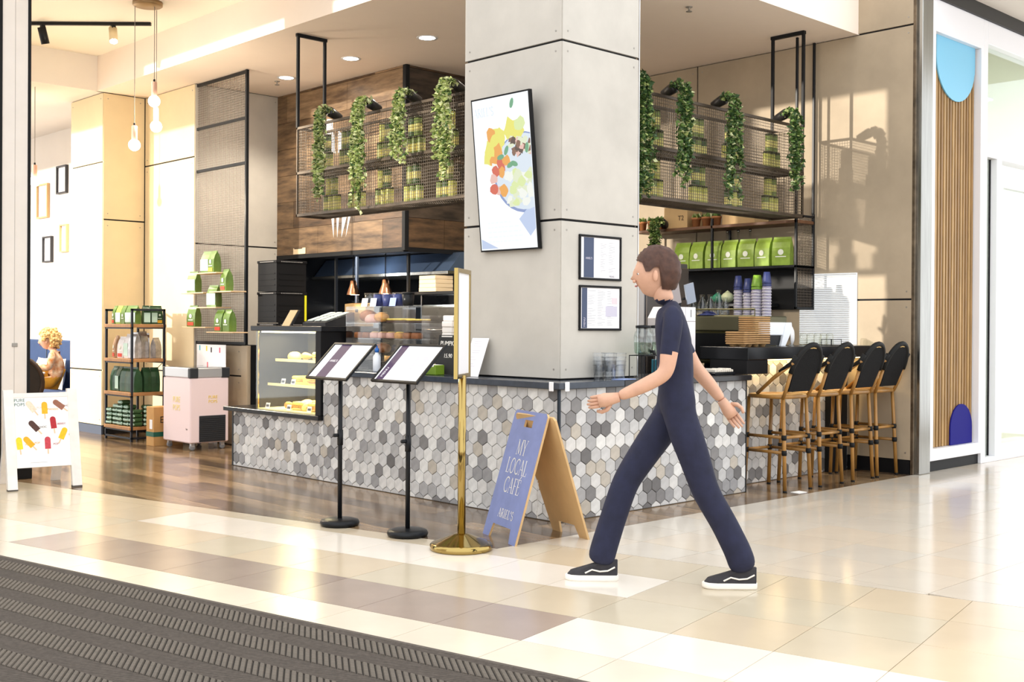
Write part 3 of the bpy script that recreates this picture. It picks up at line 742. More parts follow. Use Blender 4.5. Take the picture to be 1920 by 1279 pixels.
for x, y, r in ((.04, .68, 60), (.07, .58, 20), (-.02, .64, 10), (.24, .68, 80), (.11, .585, -20), (.12, .99, 70)): put(blob(x, y, .036, .018, 0, 0, 10, 0, 0, rot=r), 'green', 9.5)
put([(.12, .21), (.276, .33), (.276, .14), (.22, .09)], 'shade', 1.5); put([(-.27, .02), (-.27, .09), (-.1, .02)], 'shade', 1.4)
names = list(SP); fb = B()
for P, m, lay in pic:
    P = P if sum(P[i][0]*P[(i+1) % len(P)][1]-P[(i+1) % len(P)][0]*P[i][1] for i in range(len(P))) > 0 else P[::-1]
    fb.mi = names.index(m); fb.add([ux*p[0]*1.04+uy*p[1]*1.042+nn*(.0316+lay*.0004) for p in P], [tuple(range(len(P)))])
fb.obj('food_picture', [SP[k] for k in names], sc, kind='stuff')
M_sct = em('text', (.50, .62, .80), .7); M_sct2 = em('text_pale', (.66, .74, .90), .8)
serif("ARIEL'S", .06, M_sct, ux*-.165+uy*1.0+nn*.0372, ux, uy, sc)
text_mesh('Miso Salmon\nPoke Bowl Special', .028, M_sct2, ux*-.20+uy*.215+nn*.0372, ux, uy, parent=sc, align='LEFT') if False else None
for r in range(5):
    x = -.2; rn2 = random.Random(r+3); b = B()
    while x < (.04, .08, .13, .15, .12)[r]:
        wd = rn2.uniform(.02, .05); b.add([ux*a+uy*c+nn*.0372 for a, c in ((x, .20-r*.034), (x+wd, .20-r*.034), (x+wd, .212-r*.034), (x, .212-r*.034))], [(0, 1, 2, 3)]); x += wd+.01
    b.obj('text_line', M_sct2, sc)
M_paper = mat('menu_paper', srgb(240, 238, 240), .6); M_navy = mat('menu_navy', srgb(60, 72, 100), .5); M_ink = mat('menu_ink', srgb(170, 168, 176), .6); M_inkd = mat('menu_ink_dark', srgb(70, 70, 80), .6)
M_purple = mat('menu_purple', srgb(70, 50, 84), .5); M_lilac = mat('menu_lilac', srgb(196, 192, 208), .6)
def lines(parent, o, ux, uy, x0, x1, y0, y1, rows, seed, m=None, h=.0028, cols=1):
    rnd = random.Random(seed); b = B(); n = Vector(ux).cross(Vector(uy))
    for c in range(cols):
        xa = x0+(x1-x0)*c/cols; xb = x0+(x1-x0)*(c+.86)/cols
        for r in range(rows):
            if rnd.random() < .14: continue
            y = y1-(y1-y0)*r/rows; L = xa+(xb-xa)*rnd.uniform(.4, 1)
            b.add([Vector(o)+Vector(ux)*p+Vector(uy)*q for p, q in ((xa, y), (L, y), (L, y+h), (xa, y+h))], [(0, 1, 2, 3)])
    return b.obj('text_line', m or M_ink, parent, kind='stuff')
def framed_menu(loc, w, h, band, label, kind):
    t = thing('framed_menu', label, 'framed menu', loc, 0, 'framed menus on the column')
    fwd = .016
    for a in ((0, 0, w, .016), (0, h-.016, w, h), (0, .016, .016, h-.016), (w-.016, .016, w, h-.016)):
        B().bbox(a[0], -fwd, a[1], a[2], 0, a[3], .003).obj('frame', M_black, t)
    B().box(.012, -.006, .012, w-.012, -.001, h-.012).obj('page', M_paper, t)
    o = (0, -.0066, 0)
    B().box(band[0], -.0068, .018, band[1], -.006, h-.018).obj('band', M_navy, t)
    if kind == 0:
        lines(t, o, RX, RY, .225, .40, .05, h-.05, 22, 1, cols=2); text_mesh("ARIEL'S", .022, M_lilac, ((band[0]+band[1])/2, -.0072, h*.48), RX, RY, parent=t); text_mesh('MENU', .022, M_ink, (.35, -.0072, .03), RX, RY, parent=t)
    else:
        lines(t, o, RX, RY, .09, .40, .03, h-.04, 26, 2, cols=3); B().box(.28, -.0068, .10, .405, -.006, .175).obj('price_box', M_lilac, t); B().box(.345, -.0068, .19, .405, -.006, .235).obj('price_box', mat('menu_rose', srgb(214, 200, 206), .6), t)
        text_mesh('MENU', .024, M_lilac, ((band[0]+band[1])/2, -.0072, .06), (0, 0, 1), (-1, 0, 0), parent=t)
    return t
framed_menu((.433, .2395, 1.626), .447, .318, (.05, .155), 'upper framed menu with a broad navy band on the column', 0)
framed_menu((.436, .2395, 1.268), .447, .320, (.03, .085), 'lower framed menu with a narrow navy band on the column', 1)
# ================================================================== FLOOR MAT
M_mat0 = mat('mat_base', srgb(34, 31, 28), .9, var=.25, vscale=40)
M_mat1 = mat('mat_rib', srgb(98, 90, 81), .9, var=.2, vscale=60, bump=.2)
M_mat2 = mat('mat_fine_rib', srgb(88, 80, 73), .9, var=.25, vscale=60)
fm = thing('floor_mat', 'large grey-brown entrance mat with herringbone ribs in the mall walkway', 'mat')
MA = R(11); m1 = Vector((math.cos(MA), math.sin(MA), 0)); m2 = Vector((math.sin(MA), -math.cos(MA), 0))
S0 = -2.79
def mp_(s, t, z=0): v = m1*s+m2*t; return Vector((v.x, v.y, z))
B().add([mp_(s, t, z) for z in (.0005, .005) for s, t in ((S0, -5), (S0, 3.2), (-5.6, 3.2), (-5.6, -5))], [(0, 1, 2, 3)[::-1], (4, 5, 6, 7), (0, 1, 5, 4), (1, 2, 6, 5), (2, 3, 7, 6), (3, 0, 4, 7)]).obj('mat_base', M_mat0, fm)
B().add([mp_(s, t, z) for z in (.005, .0085) for s, t in ((S0, -5), (S0, 3.2), (S0-.02, 3.2), (S0-.02, -5))], [(4, 5, 6, 7), (0, 1, 5, 4), (1, 2, 6, 5), (2, 3, 7, 6), (3, 0, 4, 7)]).obj('border', M_mat2, fm)
def rib(b, s0, s1, t, w, sl, z0, z1):
    # a bar crossing the band from s0 to s1, shifted by sl along t, chamfered
    k = .16*w
    V = [mp_(s0, t, z0), mp_(s0, t+w, z0), mp_(s1, t+w+sl, z0), mp_(s1, t+sl, z0), mp_(s0, t+k, z1), mp_(s0, t+w-k, z1), mp_(s1, t+w-k+sl, z1), mp_(s1, t+k+sl, z1)]
    b.add(V, [(4, 5, 6, 7), (0, 1, 5, 4), (1, 2, 6, 5), (2, 3, 7, 6), (3, 0, 4, 7)])
ribs = []; fine = B(); rest = B()
for k in range(10):
    a = -2.863-.2375*k
    t = -4.6
    while t < 2.9:
        c = mp_(a-.06, t)
        if inview(c.x, c.y, 0, 120): ribs.append(((c-CAMPOS).length, a, t))
        t += .034
    for (fa, fb_) in ((a+.006 if k == 0 else a+.1155-.0, a+.0),) if k == 0 else ((a+.1155, a),):
        fa = S0-.022 if k == 0 else a+.1155
        t = -4.7; dep = fa-a
        while t < 3:
            c = mp_(a+.05, t)
            if inview(c.x, c.y, 0, 80): rib(fine, fa, a+.002, t, .0082, -dep, .005, .0095)
            t += .0125
ribs.sort(); RB = {}
rb0 = B(); rib(rb0, 0, -.118, 0, .0285, .118, .005, .0115); rme = rb0.mesh('rib', M_mat1)
for n_, (d, a, t) in enumerate(ribs):
    if n_ < 300: o = link('rib', rme, fm); o.location = mp_(a, t)
    else: rib(rest, a, a-.118, t, .0285, .118, .005, .0115)
rest.obj('rib', M_mat1, fm, kind='stuff'); fine.obj('fine_rib', M_mat2, fm, kind='stuff')

# ================================================================== MENU STANDS
M_sblk = mat('stand_black', (.009, .010, .012), .32, spec=.25)
def menu_stand(loc, label, kind):
    t = thing('menu_stand', label, 'menu stand', loc, 0, 'menu stands before the counter')
    b = B(); b.smooth = True; b.lathe([(.06, 0), (.122, .004), (.128, .02), (.12, .036), (.09, .044), (.03, .048), (.0, .048)], n=36); b.obj('base', M_sblk, t)
    b = B(); b.smooth = True; b.tube([(0, 0, .045), (0, 0, 1.03)], .0145, n=14); p = b.obj('pole', M_sblk, t)
    b = B(); b.smooth = True; b.tube([(0, 0, .52), (0, 0, .62)], .019, n=14); b.obj('collar', M_sblk, p)
    b = B(); b.smooth = True; b.tube([(-.016, .0, .585), (-.05, .0, .585)], .012, n=10); b.obj('clamp_knob', M_sblk, p)
    el = R(44); ux = Vector((0, -1, 0)); uy = Vector((math.cos(el), 0, math.sin(el))); n = ux.cross(uy); o = Vector((0, 0, 1.062))
    W_, H_ = .45, .325
    def q(nm, a, b_, c, d, off, th, m, par=t): return B().prism([(a, b_), (c, b_), (c, d), (a, d)], o+n*off, ux, uy, th).obj(nm, m, par)
    q('backing', -W_/2, -H_/2, W_/2, H_/2, -.008, .008, M_sblk)
    f = .014
    for a in ((-W_/2, -H_/2, W_/2, -H_/2+f), (-W_/2, H_/2-f, W_/2, H_/2), (-W_/2, -H_/2+f, -W_/2+f, H_/2-f), (W_/2-f, -H_/2+f, W_/2, H_/2-f)): q('frame', *a, 0, .008, M_sblk)
    pg = q('page', -W_/2+f, -H_/2+f, W_/2-f, H_/2-f, 0, .001, M_paper)
    b0, b1 = ((-.13, -.02) if kind == 0 else (-.195, -.125))
    q('band', b0, -H_/2+f, b1, H_/2-f, .001, .0005, M_purple)
    oo = o+n*.0017
    if kind == 0:
        text_mesh("ARIEL'S", .026, M_paper, oo+ux*((b0+b1)/2), ux, uy, parent=t); lines(t, oo, ux, uy, .02, .19, -.13, -.11, 2, 4, M_lilac)
        lines(t, oo, ux, uy, .0, .19, -.10, .13, 16, 9, mat('menu_ink_pale', srgb(226, 224, 230), .6), cols=2)
    else:
        text_mesh("MENU", .03, M_paper, oo+ux*((b0+b1)/2)-uy*.08, uy, -ux, parent=t)
        lines(t, oo, ux, uy, .04, .19, -.06, .05, 8, 5, M_lilac, h=.005); lines(t, oo, ux, uy, -.11, .02, -.12, .13, 18, 6, mat('menu_ink_pale', srgb(226, 224, 230), .6))
    return t
menu_stand((-1.117, .889, 0), 'black pole menu stand with a broad purple band on its page', 0)
menu_stand((-1.026, .302, 0), 'black pole menu stand with a narrow purple strip, beside the brass stand', 1)

# ================================================================== BRASS SIGN STAND
gs = thing('sign_stand', 'polished brass sign stand with round base before the counter', 'sign stand', (-1.058, -.237, 0))
b = B(); b.smooth = True; b.lathe([(.0, 0), (.176, 0), (.183, .006), (.183, .030), (.172, .040), (.165, .042), (.05, .088), (.034, .094), (.0, .094)], n=48); b.obj('base', M_brass, gs)
b = B(); b.smooth = True; b.tube([(0, 0, .09), (0, 0, 1.01)], .0235, n=20); b.obj('pole', M_brass, gs)
fr = Vector((math.cos(R(35.6)), math.sin(R(35.6)), 0)); fn = Vector((-fr.y, fr.x, 0))
def gbar(nm, a, c, z0, z1, m, th=.022): return B().prism([(a, z0), (c, z0), (c, z1), (a, z1)], fn*(-th/2) if False else fn*(th/2), fr, (0, 0, 1), th).obj(nm, m, gs)
for a in ((-.17, .17, .995, 1.02), (-.17, .17, 1.60, 1.625), (-.17, -.145, 1.02, 1.60), (.145, .17, 1.02, 1.60)): gbar('frame', *a, M_brass)
gbar('sign_panel', -.145, .145, 1.02, 1.60, mat('frosted_sheet', srgb(232, 232, 236), .4), .008)

# ================================================================== SANDWICH BOARD
M_ply = mat('plywood', srgb(206, 170, 120), .6, var=.12, vscale=5, stretch=(1, 1, .5)); M_bpaint = mat('board_blue', srgb(118, 130, 178), .55, var=.12, vscale=7, bump=.03); M_lett = mat('letter_cream', srgb(240, 236, 226), .6)
sb = thing('sandwich_board', 'blue painted plywood A-board reading MY LOCAL CAFÉ in front of the counter corner', 'sandwich board', (-.46, -.25, 0))
def W0(x, y, z): return Vector((x+.46, y+.25, z))
FL, FR_, BL, BR = W0(-.62, .06, 0), W0(-.772, -.386, 0), W0(-.189, -.149, 0), W0(-.279, -.534, 0)
TL, TR = W0(-.43, -.02, .775), W0(-.545, -.46, .768)
def board_panel(nm, A, Bq, TA_, TB_, m, hole=True):
    # A,Bq bottom corners; TA_,TB_ top corners; width direction A->Bq
    uxx = (Bq-A).normalized(); w_ = (Bq-A).length; top = (TA_+TB_)/2; bot = (A+Bq)/2
    up_ = (top-bot); up_ -= uxx*up_.dot(uxx); L = up_.length; uyy = up_/L
    sh = (TB_-TA_).length; k = (w_-sh)/2
    lf = lambda v: k*v/L; rg = lambda v: w_-k*v/L
    lw = .09; lh = .085
    polys = [[(0, 0), (lw, 0), (lw+.02, lh), (lf(lh), lh)], [(w_-lw, 0), (w_, 0), (rg(lh), lh), (w_-lw-.02, lh)]]
    hv0, hv1, hu0, hu1 = L-.10, L-.055, w_*.5-.055, w_*.5+.055
    if hole:
        polys += [[(lf(lh), lh), (rg(lh), lh), (rg(hv0), hv0), (lf(hv0), hv0)], [(lf(hv0), hv0), (hu0, hv0), (hu0, hv1), (lf(hv1), hv1)], [(hu1, hv0), (rg(hv0), hv0), (rg(hv1), hv1), (hu1, hv1)],
                  [(lf(hv1), hv1), (rg(hv1), hv1), (rg(L-.02), L-.02), (rg(L)-.02, L), (lf(L)+.02, L), (lf(L-.02), L-.02)]]
    else: polys += [[(lf(lh), lh), (rg(lh), lh), (rg(L), L), (lf(L), L)]]
    return polys, A, uxx, uyy, w_, L
P_, o_, ax_, ay_, w_, L_ = board_panel('f', FL, FR_, TL, TR, None)
bb = B()
for p in P_: bb.prism(p, o_-ax_.cross(ay_)*.014, ax_, ay_, .014)
fp = bb.obj('front_panel', M_ply, sb); pb_ = B(); nB = ax_.cross(ay_)
for p in P_: pb_.add([o_+ax_*q[0]+ay_*q[1]+nB*.0006 for q in p], [tuple(range(len(p)))])
pb_.obj('painted_face', M_bpaint, fp)
for txt, v, h in (('MY', .575, .092), ('LOCAL', .455, .092), ('CAFÉ', .335, .092)): serif(txt, h, M_lett, o_+ax_*(w_*.5)+ay_*v+nB*.0012, ax_, ay_, fp, wt=(.03, .075))
serif("ARIEL'S", .052, M_lett, o_+ax_*(w_*.53)+ay_*.16+nB*.0012, ax_, ay_, fp, wt=(.04, .11), sx=.85, gap=.14)
P2, o2, ax2, ay2, w2, L2 = board_panel('b', BR, BL, TR-Vector((0, 0, .016)), TL-Vector((0, 0, .016)), None)
bb = B()
for p in P2: bb.prism(p, o2-ax2.cross(ay2)*.014, ax2, ay2, .014)
bb.obj('rear_panel', M_ply, sb)
ch = B(); a = FR_.lerp(TR, .50)+(BR-FR_)*.06
for i in range(14):
    q = a+Vector((.004*math.sin(i), .003*math.cos(i), -.0165*i)); ch.tube([q, q-Vector((0, 0, .013))], .0035 if i % 2 else .0022, n=5)
ch.obj('chain', mat('chain_steel', (.6, .6, .6), .3, 1.), sb, kind='stuff')

# ================================================================== ICE POP A-FRAME
M_wpaint = mat('white_paint_worn', srgb(236, 230, 224), .55, var=.06, vscale=12)
M_end = mat('scuffed_end', srgb(90, 84, 78), .8)
ps = thing('ice_pop_sign', 'white wooden A-frame poster board of ice pops at the timber floor edge', 'sign', (-1.88, 3.74, 0), R(-8.3))
lean = .19; Hp = .77
for s in (-1, 1):
    b = B(); b.add([(s*.24-.036, 0, 0), (s*.24+.036, 0, 0), (s*.24+.036, .05, 0), (s*.24-.036, .05, 0), (s*.24-.036, lean, Hp), (s*.24+.036, lean, Hp), (s*.24+.036, lean+.045, Hp), (s*.24-.036, lean+.045, Hp)], [(3, 2, 1, 0), (4, 5, 6, 7), (0, 1, 5, 4), (1, 2, 6, 5), (2, 3, 7, 6), (3, 0, 4, 7)])
    lg = b.obj('front_leg', M_wpaint, ps); B().box(s*.24-.0365, -.001, 0, s*.24+.0365, .052, .012).obj('foot', M_end, lg)
    b = B(); b.add([(s*.2-.034, .5, 0), (s*.2+.034, .5, 0), (s*.2+.034, .55, 0), (s*.2-.034, .55, 0), (s*.2-.034, lean+.045, Hp-.03), (s*.2+.034, lean+.045, Hp-.03), (s*.2+.034, lean+.09, Hp-.03), (s*.2-.034, lean+.09, Hp-.03)], [(3, 2, 1, 0), (4, 5, 6, 7), (0, 1, 5, 4), (1, 2, 6, 5), (2, 3, 7, 6), (3, 0, 4, 7)])
    b.obj('rear_leg', M_wpaint, ps)
sl = math.atan2(lean, Hp); pux = Vector((1, 0, 0)); puy = Vector((0, math.sin(sl), math.cos(sl))); pn = pux.cross(puy); po = Vector((0, .012, 0))
B().prism([(-.205, .175), (.205, .175), (.205, .755), (-.205, .755)], po-pn*.01, pux, puy, .012).obj('poster_panel', mat('poster_white', srgb(240, 238, 236), .45), ps)
B().prism([(-.22, .73), (.22, .73), (.22, .765), (-.22, .765)], po-pn*.012, pux, puy, .018).obj('top_rail', M_wpaint, ps)
POPC = [('pop_vanilla', (236, 214, 190), -.075, .655, 35), ('pop_mango', (246, 178, 20), .025, .64, 0), ('pop_choc', (150, 96, 74), .135, .665, 50), ('pop_dark', (74, 40, 30), -.06, .50, 40), ('pop_berry', (178, 26, 38), .085, .52, 5),
        ('pop_lemon', (250, 212, 30), -.175, .365, 5), ('pop_orange', (246, 170, 12), -.105, .375, 40), ('pop_rose', (196, 60, 74), .035, .36, 0), ('pop_gold', (240, 190, 10), .155, .43, -25)]
for nm_, c, x, y, r in POPC:
    b = B(); ca, sa = math.cos(R(r)), math.sin(R(r)); oo = po+pn*.0025+pux*x+puy*y
    bx_, by_ = pux*ca+puy*-sa*-1 if False else pux*ca+puy*sa, -pux*sa+puy*ca
    b.prism([(-.022, -.045), (.022, -.045), (.022, .03)]+[(.022*math.cos(R(a)), .03+.022*math.sin(R(a))) for a in (30, 60, 90, 120, 150)]+[(-.022, .03)], oo, bx_, by_, .0008)
    o = b.obj('printed_pop', mat(nm_, srgb(*c), .5, var=.15, vscale=60), ps)
    B().prism([(-.005, -.085), (.005, -.085), (.005, -.045), (-.005, -.045)], oo, bx_, by_, .0006).obj('stick', mat('pop_stick', srgb(226, 196, 160), .6), o)
    text_mesh({'pop_mango': 'MANGO', 'pop_berry': 'BERRY', 'pop_dark': 'CHOC', 'pop_choc': 'CHOC'}.get(nm_, 'POP'), .022, mat(nm_+'_ink', srgb(*[int(v*.9) for v in c]), .5), oo+pux*.062-puy*.01, pux, puy, parent=ps)
text_mesh('PURE\nPOPS', .034, mat('pop_green', srgb(38, 96, 84), .5), po+pn*.0026-pux*.16+puy*.69, pux, puy, parent=ps, spacing=1.05)
lines(ps, po+pn*.0026, pux, puy, -.1, .05, .2, .21, 2, 8)
# ================================================================== PEOPLE
M_skin = mat('skin', srgb(206, 160, 134), .5, var=.06, vscale=20); M_lip = mat('lip', srgb(170, 96, 90), .5); M_eye = mat('eye_dark', (.02, .016, .014), .2); M_eyew = mat('eye_white', (.8, .8, .78), .3)
def grow(nodes, name='body'):
    """nodes: list of (pos, parent index, radius x, radius y) -> evaluated Skin+Subsurf mesh"""
    me = bpy.data.meshes.new('sk'); me.from_pydata([n[0] for n in nodes], [(n[1], i) for i, n in enumerate(nodes) if n[1] is not None], [])
    o = bpy.data.objects.new('sk', me); COL.objects.link(o)
    if not me.skin_vertices:
        import bmesh
        bm = bmesh.new(); bm.from_mesh(me); bm.verts.layers.skin.verify(); bm.to_mesh(me); bm.free()
    for i, n in enumerate(nodes):
        v = me.skin_vertices[0].data[i]; v.radius = (n[2], n[3]); v.use_root = (n[1] is None)
    s = o.modifiers.new('s', 'SKIN'); s.use_smooth_shade = True; s.branch_smoothing = .6
    q = o.modifiers.new('d', 'SUBSURF'); q.levels = 2; q.render_levels = 2
    dg = bpy.context.evaluated_depsgraph_get(); r = bpy.data.meshes.new_from_object(o.evaluated_get(dg))
    bpy.data.objects.remove(o); bpy.data.meshes.remove(me)
    return r
def to_b(b, me, matfn):
    off = len(b.v); b.v += [tuple(v.co) for v in me.vertices]
    for p in me.polygons:
        b.f.append(tuple(i+off for i in p.vertices)); b.m.append(matfn(Vector(p.center))); b.sm.append(True)
def head(b, c, yaw, s=1., tilt=0.):
    """skull with brow, nose, lips, chin, ears; faces local +x turned by yaw. materials 1 skin, 2 lip, 3 eye, 4 eye white"""
    c = Vector(c); rot = Matrix.Rotation(yaw, 3, 'Z') @ Matrix.Rotation(tilt, 3, 'Y'); n, m = 28, 20; V = []; b.smooth = True
    def shp(th, ph):
        x, y, z = math.cos(ph)*math.cos(th), math.cos(ph)*math.sin(th), math.sin(ph)
        X, Y, Z = x*.094, y*.074, z*.118
        f = max(0, math.cos(th))
        if z < 0: Y *= 1-.28*(-z)**1.3*1.0; X *= 1-.12*(-z)
        if x < 0 and z < -.1: X *= 1-.35*min(1, (-z-.1)*1.3)
        w = math.exp(-(th/.16)**2)
        X += .024*w*math.exp(-((z+.17)/.11)**2)+.009*w*math.exp(-((z-.02)/.16)**2)                 # nose
        X += .006*math.exp(-(th/.3)**2)*math.exp(-((z+.47)/.09)**2)+.008*math.exp(-(th/.3)**2)*math.exp(-((z+.8)/.13)**2)  # lips, chin
        X += .005*math.exp(-(th/.7)**2)*math.exp(-((z-.2)/.1)**2)                                    # brow
        X -= .008*(math.exp(-((abs(th)-.42)/.16)**2))*math.exp(-((z-.02)/.1)**2)                     # eye hollows
        return Vector((X, Y, Z))
    V = [shp(0, -PI/2)]
    for i in range(1, m):
        ph = -PI/2+PI*i/m
        for k in range(n):
            th = -PI+2*PI*k/n; V.append(shp(th, ph))
    V.append(shp(0, PI/2)); F = []; L = len(V)-1
    for k in range(n): F.append((0, 1+(k+1) % n, 1+k)); F.append((L, L-n+k, L-n+(k+1) % n))
    for i in range(m-2):
        for k in range(n): k2 = (k+1) % n; F.append((1+i*n+k, 1+i*n+k2, 1+(i+1)*n+k2, 1+(i+1)*n+k))
    b.mi = 1; b.add([c+rot @ (v*s) for v in V], F)
    def at(x, y, z): return c+rot @ (Vector((x, y, z))*s)
    for sd in (-1, 1):
        b.mi = 4; b.ball(at(.071, sd*.029, .004), .0115*s, 10, 7, (1, 1, .75)); b.mi = 3; b.ball(at(.0795, sd*.0295, .004), .0052*s, 8, 6)
        b.mi = 1; b.ball(at(-.006, sd*.077, -.012), .026*s, 8, 8, (.55, .34, 1.15)); b.ball(at(.098, sd*.011, -.031), .009*s, 8, 6)
    b.mi = 2; b.ball(at(.091, 0, -.056), .017*s, 10, 6, (.42, 1.25, .28)); b.mi = 0
def fingers(b, wr, fwd, side, palmn, s=1., curl=.5):
    """palm, four unequal bent fingers and a thumb off the side of the palm"""
    wr, fwd, side, palmn = Vector(wr), Vector(fwd).normalized(), Vector(side).normalized(), Vector(palmn).normalized(); b.mi = 1; b.smooth = True
    b.tube([wr-fwd*.02*s, wr+fwd*.02*s, wr+fwd*.055*s, wr+fwd*.09*s], [.026*s, .032*s, .038*s, .033*s], n=10)
    for i, (o, L) in enumerate(((-.027, .07), (-.009, .08), (.009, .076), (.026, .06))):
        p = wr+fwd*.082*s+side*o*s; a = curl; pts = [p]
        for seg in range(3):
            d = fwd*math.cos(a)+palmn*math.sin(a); p = p+d*(L/2.6)*s; pts.append(p); a += curl*.7
        b.tube(pts, [.0098*s, .0094*s, .0086*s, .0065*s], n=8)
    p = wr+fwd*.028*s-side*.03*s; q = p+(fwd*.5-side*.75+palmn*.25).normalized()*.034*s
    b.tube([p, q, q+(fwd*.85-side*.25+palmn*.3).normalized()*.032*s, q+(fwd*.9+palmn*.45).normalized()*.058*s], [.013*s, .012*s, .0105*s, .008*s], n=8)
def hair_cap(c, yaw, s, curls, m, parent, seed=3, back=.0, name='hair'):
    rnd = random.Random(seed); b = B(); b.smooth = True; c = Vector(c); rot = Matrix.Rotation(yaw, 3, 'Z')
    n, q = 30, 16; V = []; F = []
    for i in range(q+1):
        for k in range(n):
            th = -PI+2*PI*k/n; zlo = .30+.12*math.cos(th*2) if abs(th) < 1.0 else (-.05 if abs(th) < 1.35 else (.12 if abs(th) < 1.85 else -.72))
            z = 1-(1-zlo)*i/q; r = math.sqrt(max(0, 1-z*z)); g_ = 1.0+rnd.uniform(-.025, .025)*(2.2 if curls else 1)
            V.append(c+rot @ (Vector((r*math.cos(th)*.108-.006-back*max(0, -math.cos(th)), r*math.sin(th)*.088, z*.132))*s*g_))
    for i in range(q):
        for k in range(n): k2 = (k+1) % n; F.append((i*n+k, (i+1)*n+k, (i+1)*n+k2, i*n+k2))
    b.add(V, F)
    if curls:
        for k in range(170):
            v = V[rnd.randrange(n, len(V))]; b.ball(v, rnd.uniform(.012, .02)*s, 6, 5)
    return b.obj(name, m, parent)

# ---- the walker crossing in front of the counter
M_navy2 = mat('navy_cloth', srgb(30, 33, 58), .8, var=.25, vscale=14); M_sole = mat('shoe_sole', srgb(236, 230, 220), .6); M_shoe = mat('shoe_canvas', srgb(52, 50, 54), .8, var=.2, vscale=30)
pw_ = thing('person', 'person in navy top and trousers striding past the counter, forearm swung forward', 'person', (-.911, -1.577, 0), R(132))
N = [((-.085, 0, .93), None, .145, .125), ((-.082, 0, 1.06), 0, .135, .12), ((-.075, 0, 1.22), 1, .15, .125), ((-.055, 0, 1.35), 2, .125, .10), ((-.03, 0, 1.42), 3, .066, .066), ((-.004, 0, 1.475), 4, .05, .054), ((.012, 0, 1.56), 5, .05, .052)]
def limb(par, pts):
    for p, r in pts: N.append((p, par, r, r)); par = len(N)-1
    return par
NW = len(N)
limb(3, [((-.06, .15, 1.37), .062), ((-.05, .185, 1.30), .054), ((-.02, .215, 1.07), .042), ((.10, .215, 1.005), .038), ((.215, .205, .955), .027)])
limb(3, [((-.06, -.15, 1.37), .062), ((-.08, -.185, 1.30), .054), ((-.19, -.215, 1.09), .042), ((-.27, -.21, 1.0), .038), ((-.335, -.20, .915), .027)])
limb(0, [((-.08, -.085, .87), .098), ((.04, -.08, .70), .086), ((.165, -.07, .51), .074), ((.225, -.065, .33), .072), ((.28, -.06, .15), .074), ((.295, -.06, .075), .074)])
limb(0, [((-.085, .085, .87), .098), ((-.155, .08, .69), .086), ((-.225, .07, .48), .074), ((-.32, .065, .32), .072), ((-.40, .06, .16), .074), ((-.42, .06, .075), .074)])
bme = grow(N); b = B()
def pm(c):
    if c.z > 1.435: return 1
    if abs(c.y) > .165 and .88 < c.z < 1.17: return 1
    return 0
to_b(b, bme, pm)
head(b, (.035, 0, 1.565), 0., 1.0, R(4)); fingers(b, (.225, .204, .95), (.93, -.05, -.2), (0, .2, 1), (0, -1, 0), .95, .45); fingers(b, (-.34, -.199, .905), (-.55, 0, -.8), (.8, 0, -.5), (0, 1, 0), .95, .35)
b.obj('body', [M_navy2, M_skin, M_lip, M_eye, M_eyew], pw_)
hair_cap((.03, 0, 1.58), 0, 1.0, False, mat('brown_hair', srgb(74, 46, 34), .6, var=.3, vscale=40), pw_, 4, .02)
def shoe(loc, yaw, pitch, parent):
    rot = Matrix.Rotation(yaw, 3, 'Z') @ Matrix.Rotation(pitch, 3, 'Y'); loc = Vector(loc)
    out = [(-.085, 0), (-.08, .028), (-.03, .034), (.05, .038), (.12, .045), (.165, .036), (.187, .012), (.187, -.012), (.165, -.034), (.12, -.04), (.05, -.034), (-.03, -.032), (-.08, -.028)]
    b = B(); b.smooth = True
    b.add([loc+rot @ Vector((p[0]*k, p[1]*k, z)) for z, k in ((0, .97), (.006, 1.), (.026, 1.), (.03, .97)) for p in out], [tuple(range(13))[::-1]]+[(r*13+i, r*13+(i+1) % 13, (r+1)*13+(i+1) % 13, (r+1)*13+i) for r in range(3) for i in range(13)]+[tuple(range(39, 52))])
    so = b.obj('shoe_sole', M_sole, parent)
    b = B(); b.smooth = True; R_ = []
    for z, k, xm in ((.028, .95, .2), (.05, .90, .165), (.07, .84, .10), (.092, .76, .035), (.105, .70, .02)):
        R_.append([loc+rot @ Vector((min(p[0]*.95, xm-.02*abs(p[1])/.04), p[1]*k, z)) for p in out])
    b.add([v for r in R_ for v in r], [(r*13+i, r*13+(i+1) % 13, (r+1)*13+(i+1) % 13, (r+1)*13+i) for r in range(4) for i in range(13)]+[tuple(range(52, 65))])
    up_ = b.obj('shoe_upper', M_shoe, parent)
    for sd in (-1, 1):
        b = B(); pts = [loc+rot @ Vector((x, sd*(.041-.004*abs(x)/.1), z)) for x, z in ((.085, .042), (.05, .06), (.01, .052), (-.03, .056), (-.066, .075))]; b.tube(pts, .0042, n=5); b.obj('side_stripe', M_sole, up_)
shoe((.285, -.06, 0), 0, 0, pw_); shoe((-.40, .06, .001), 0, 0, pw_)
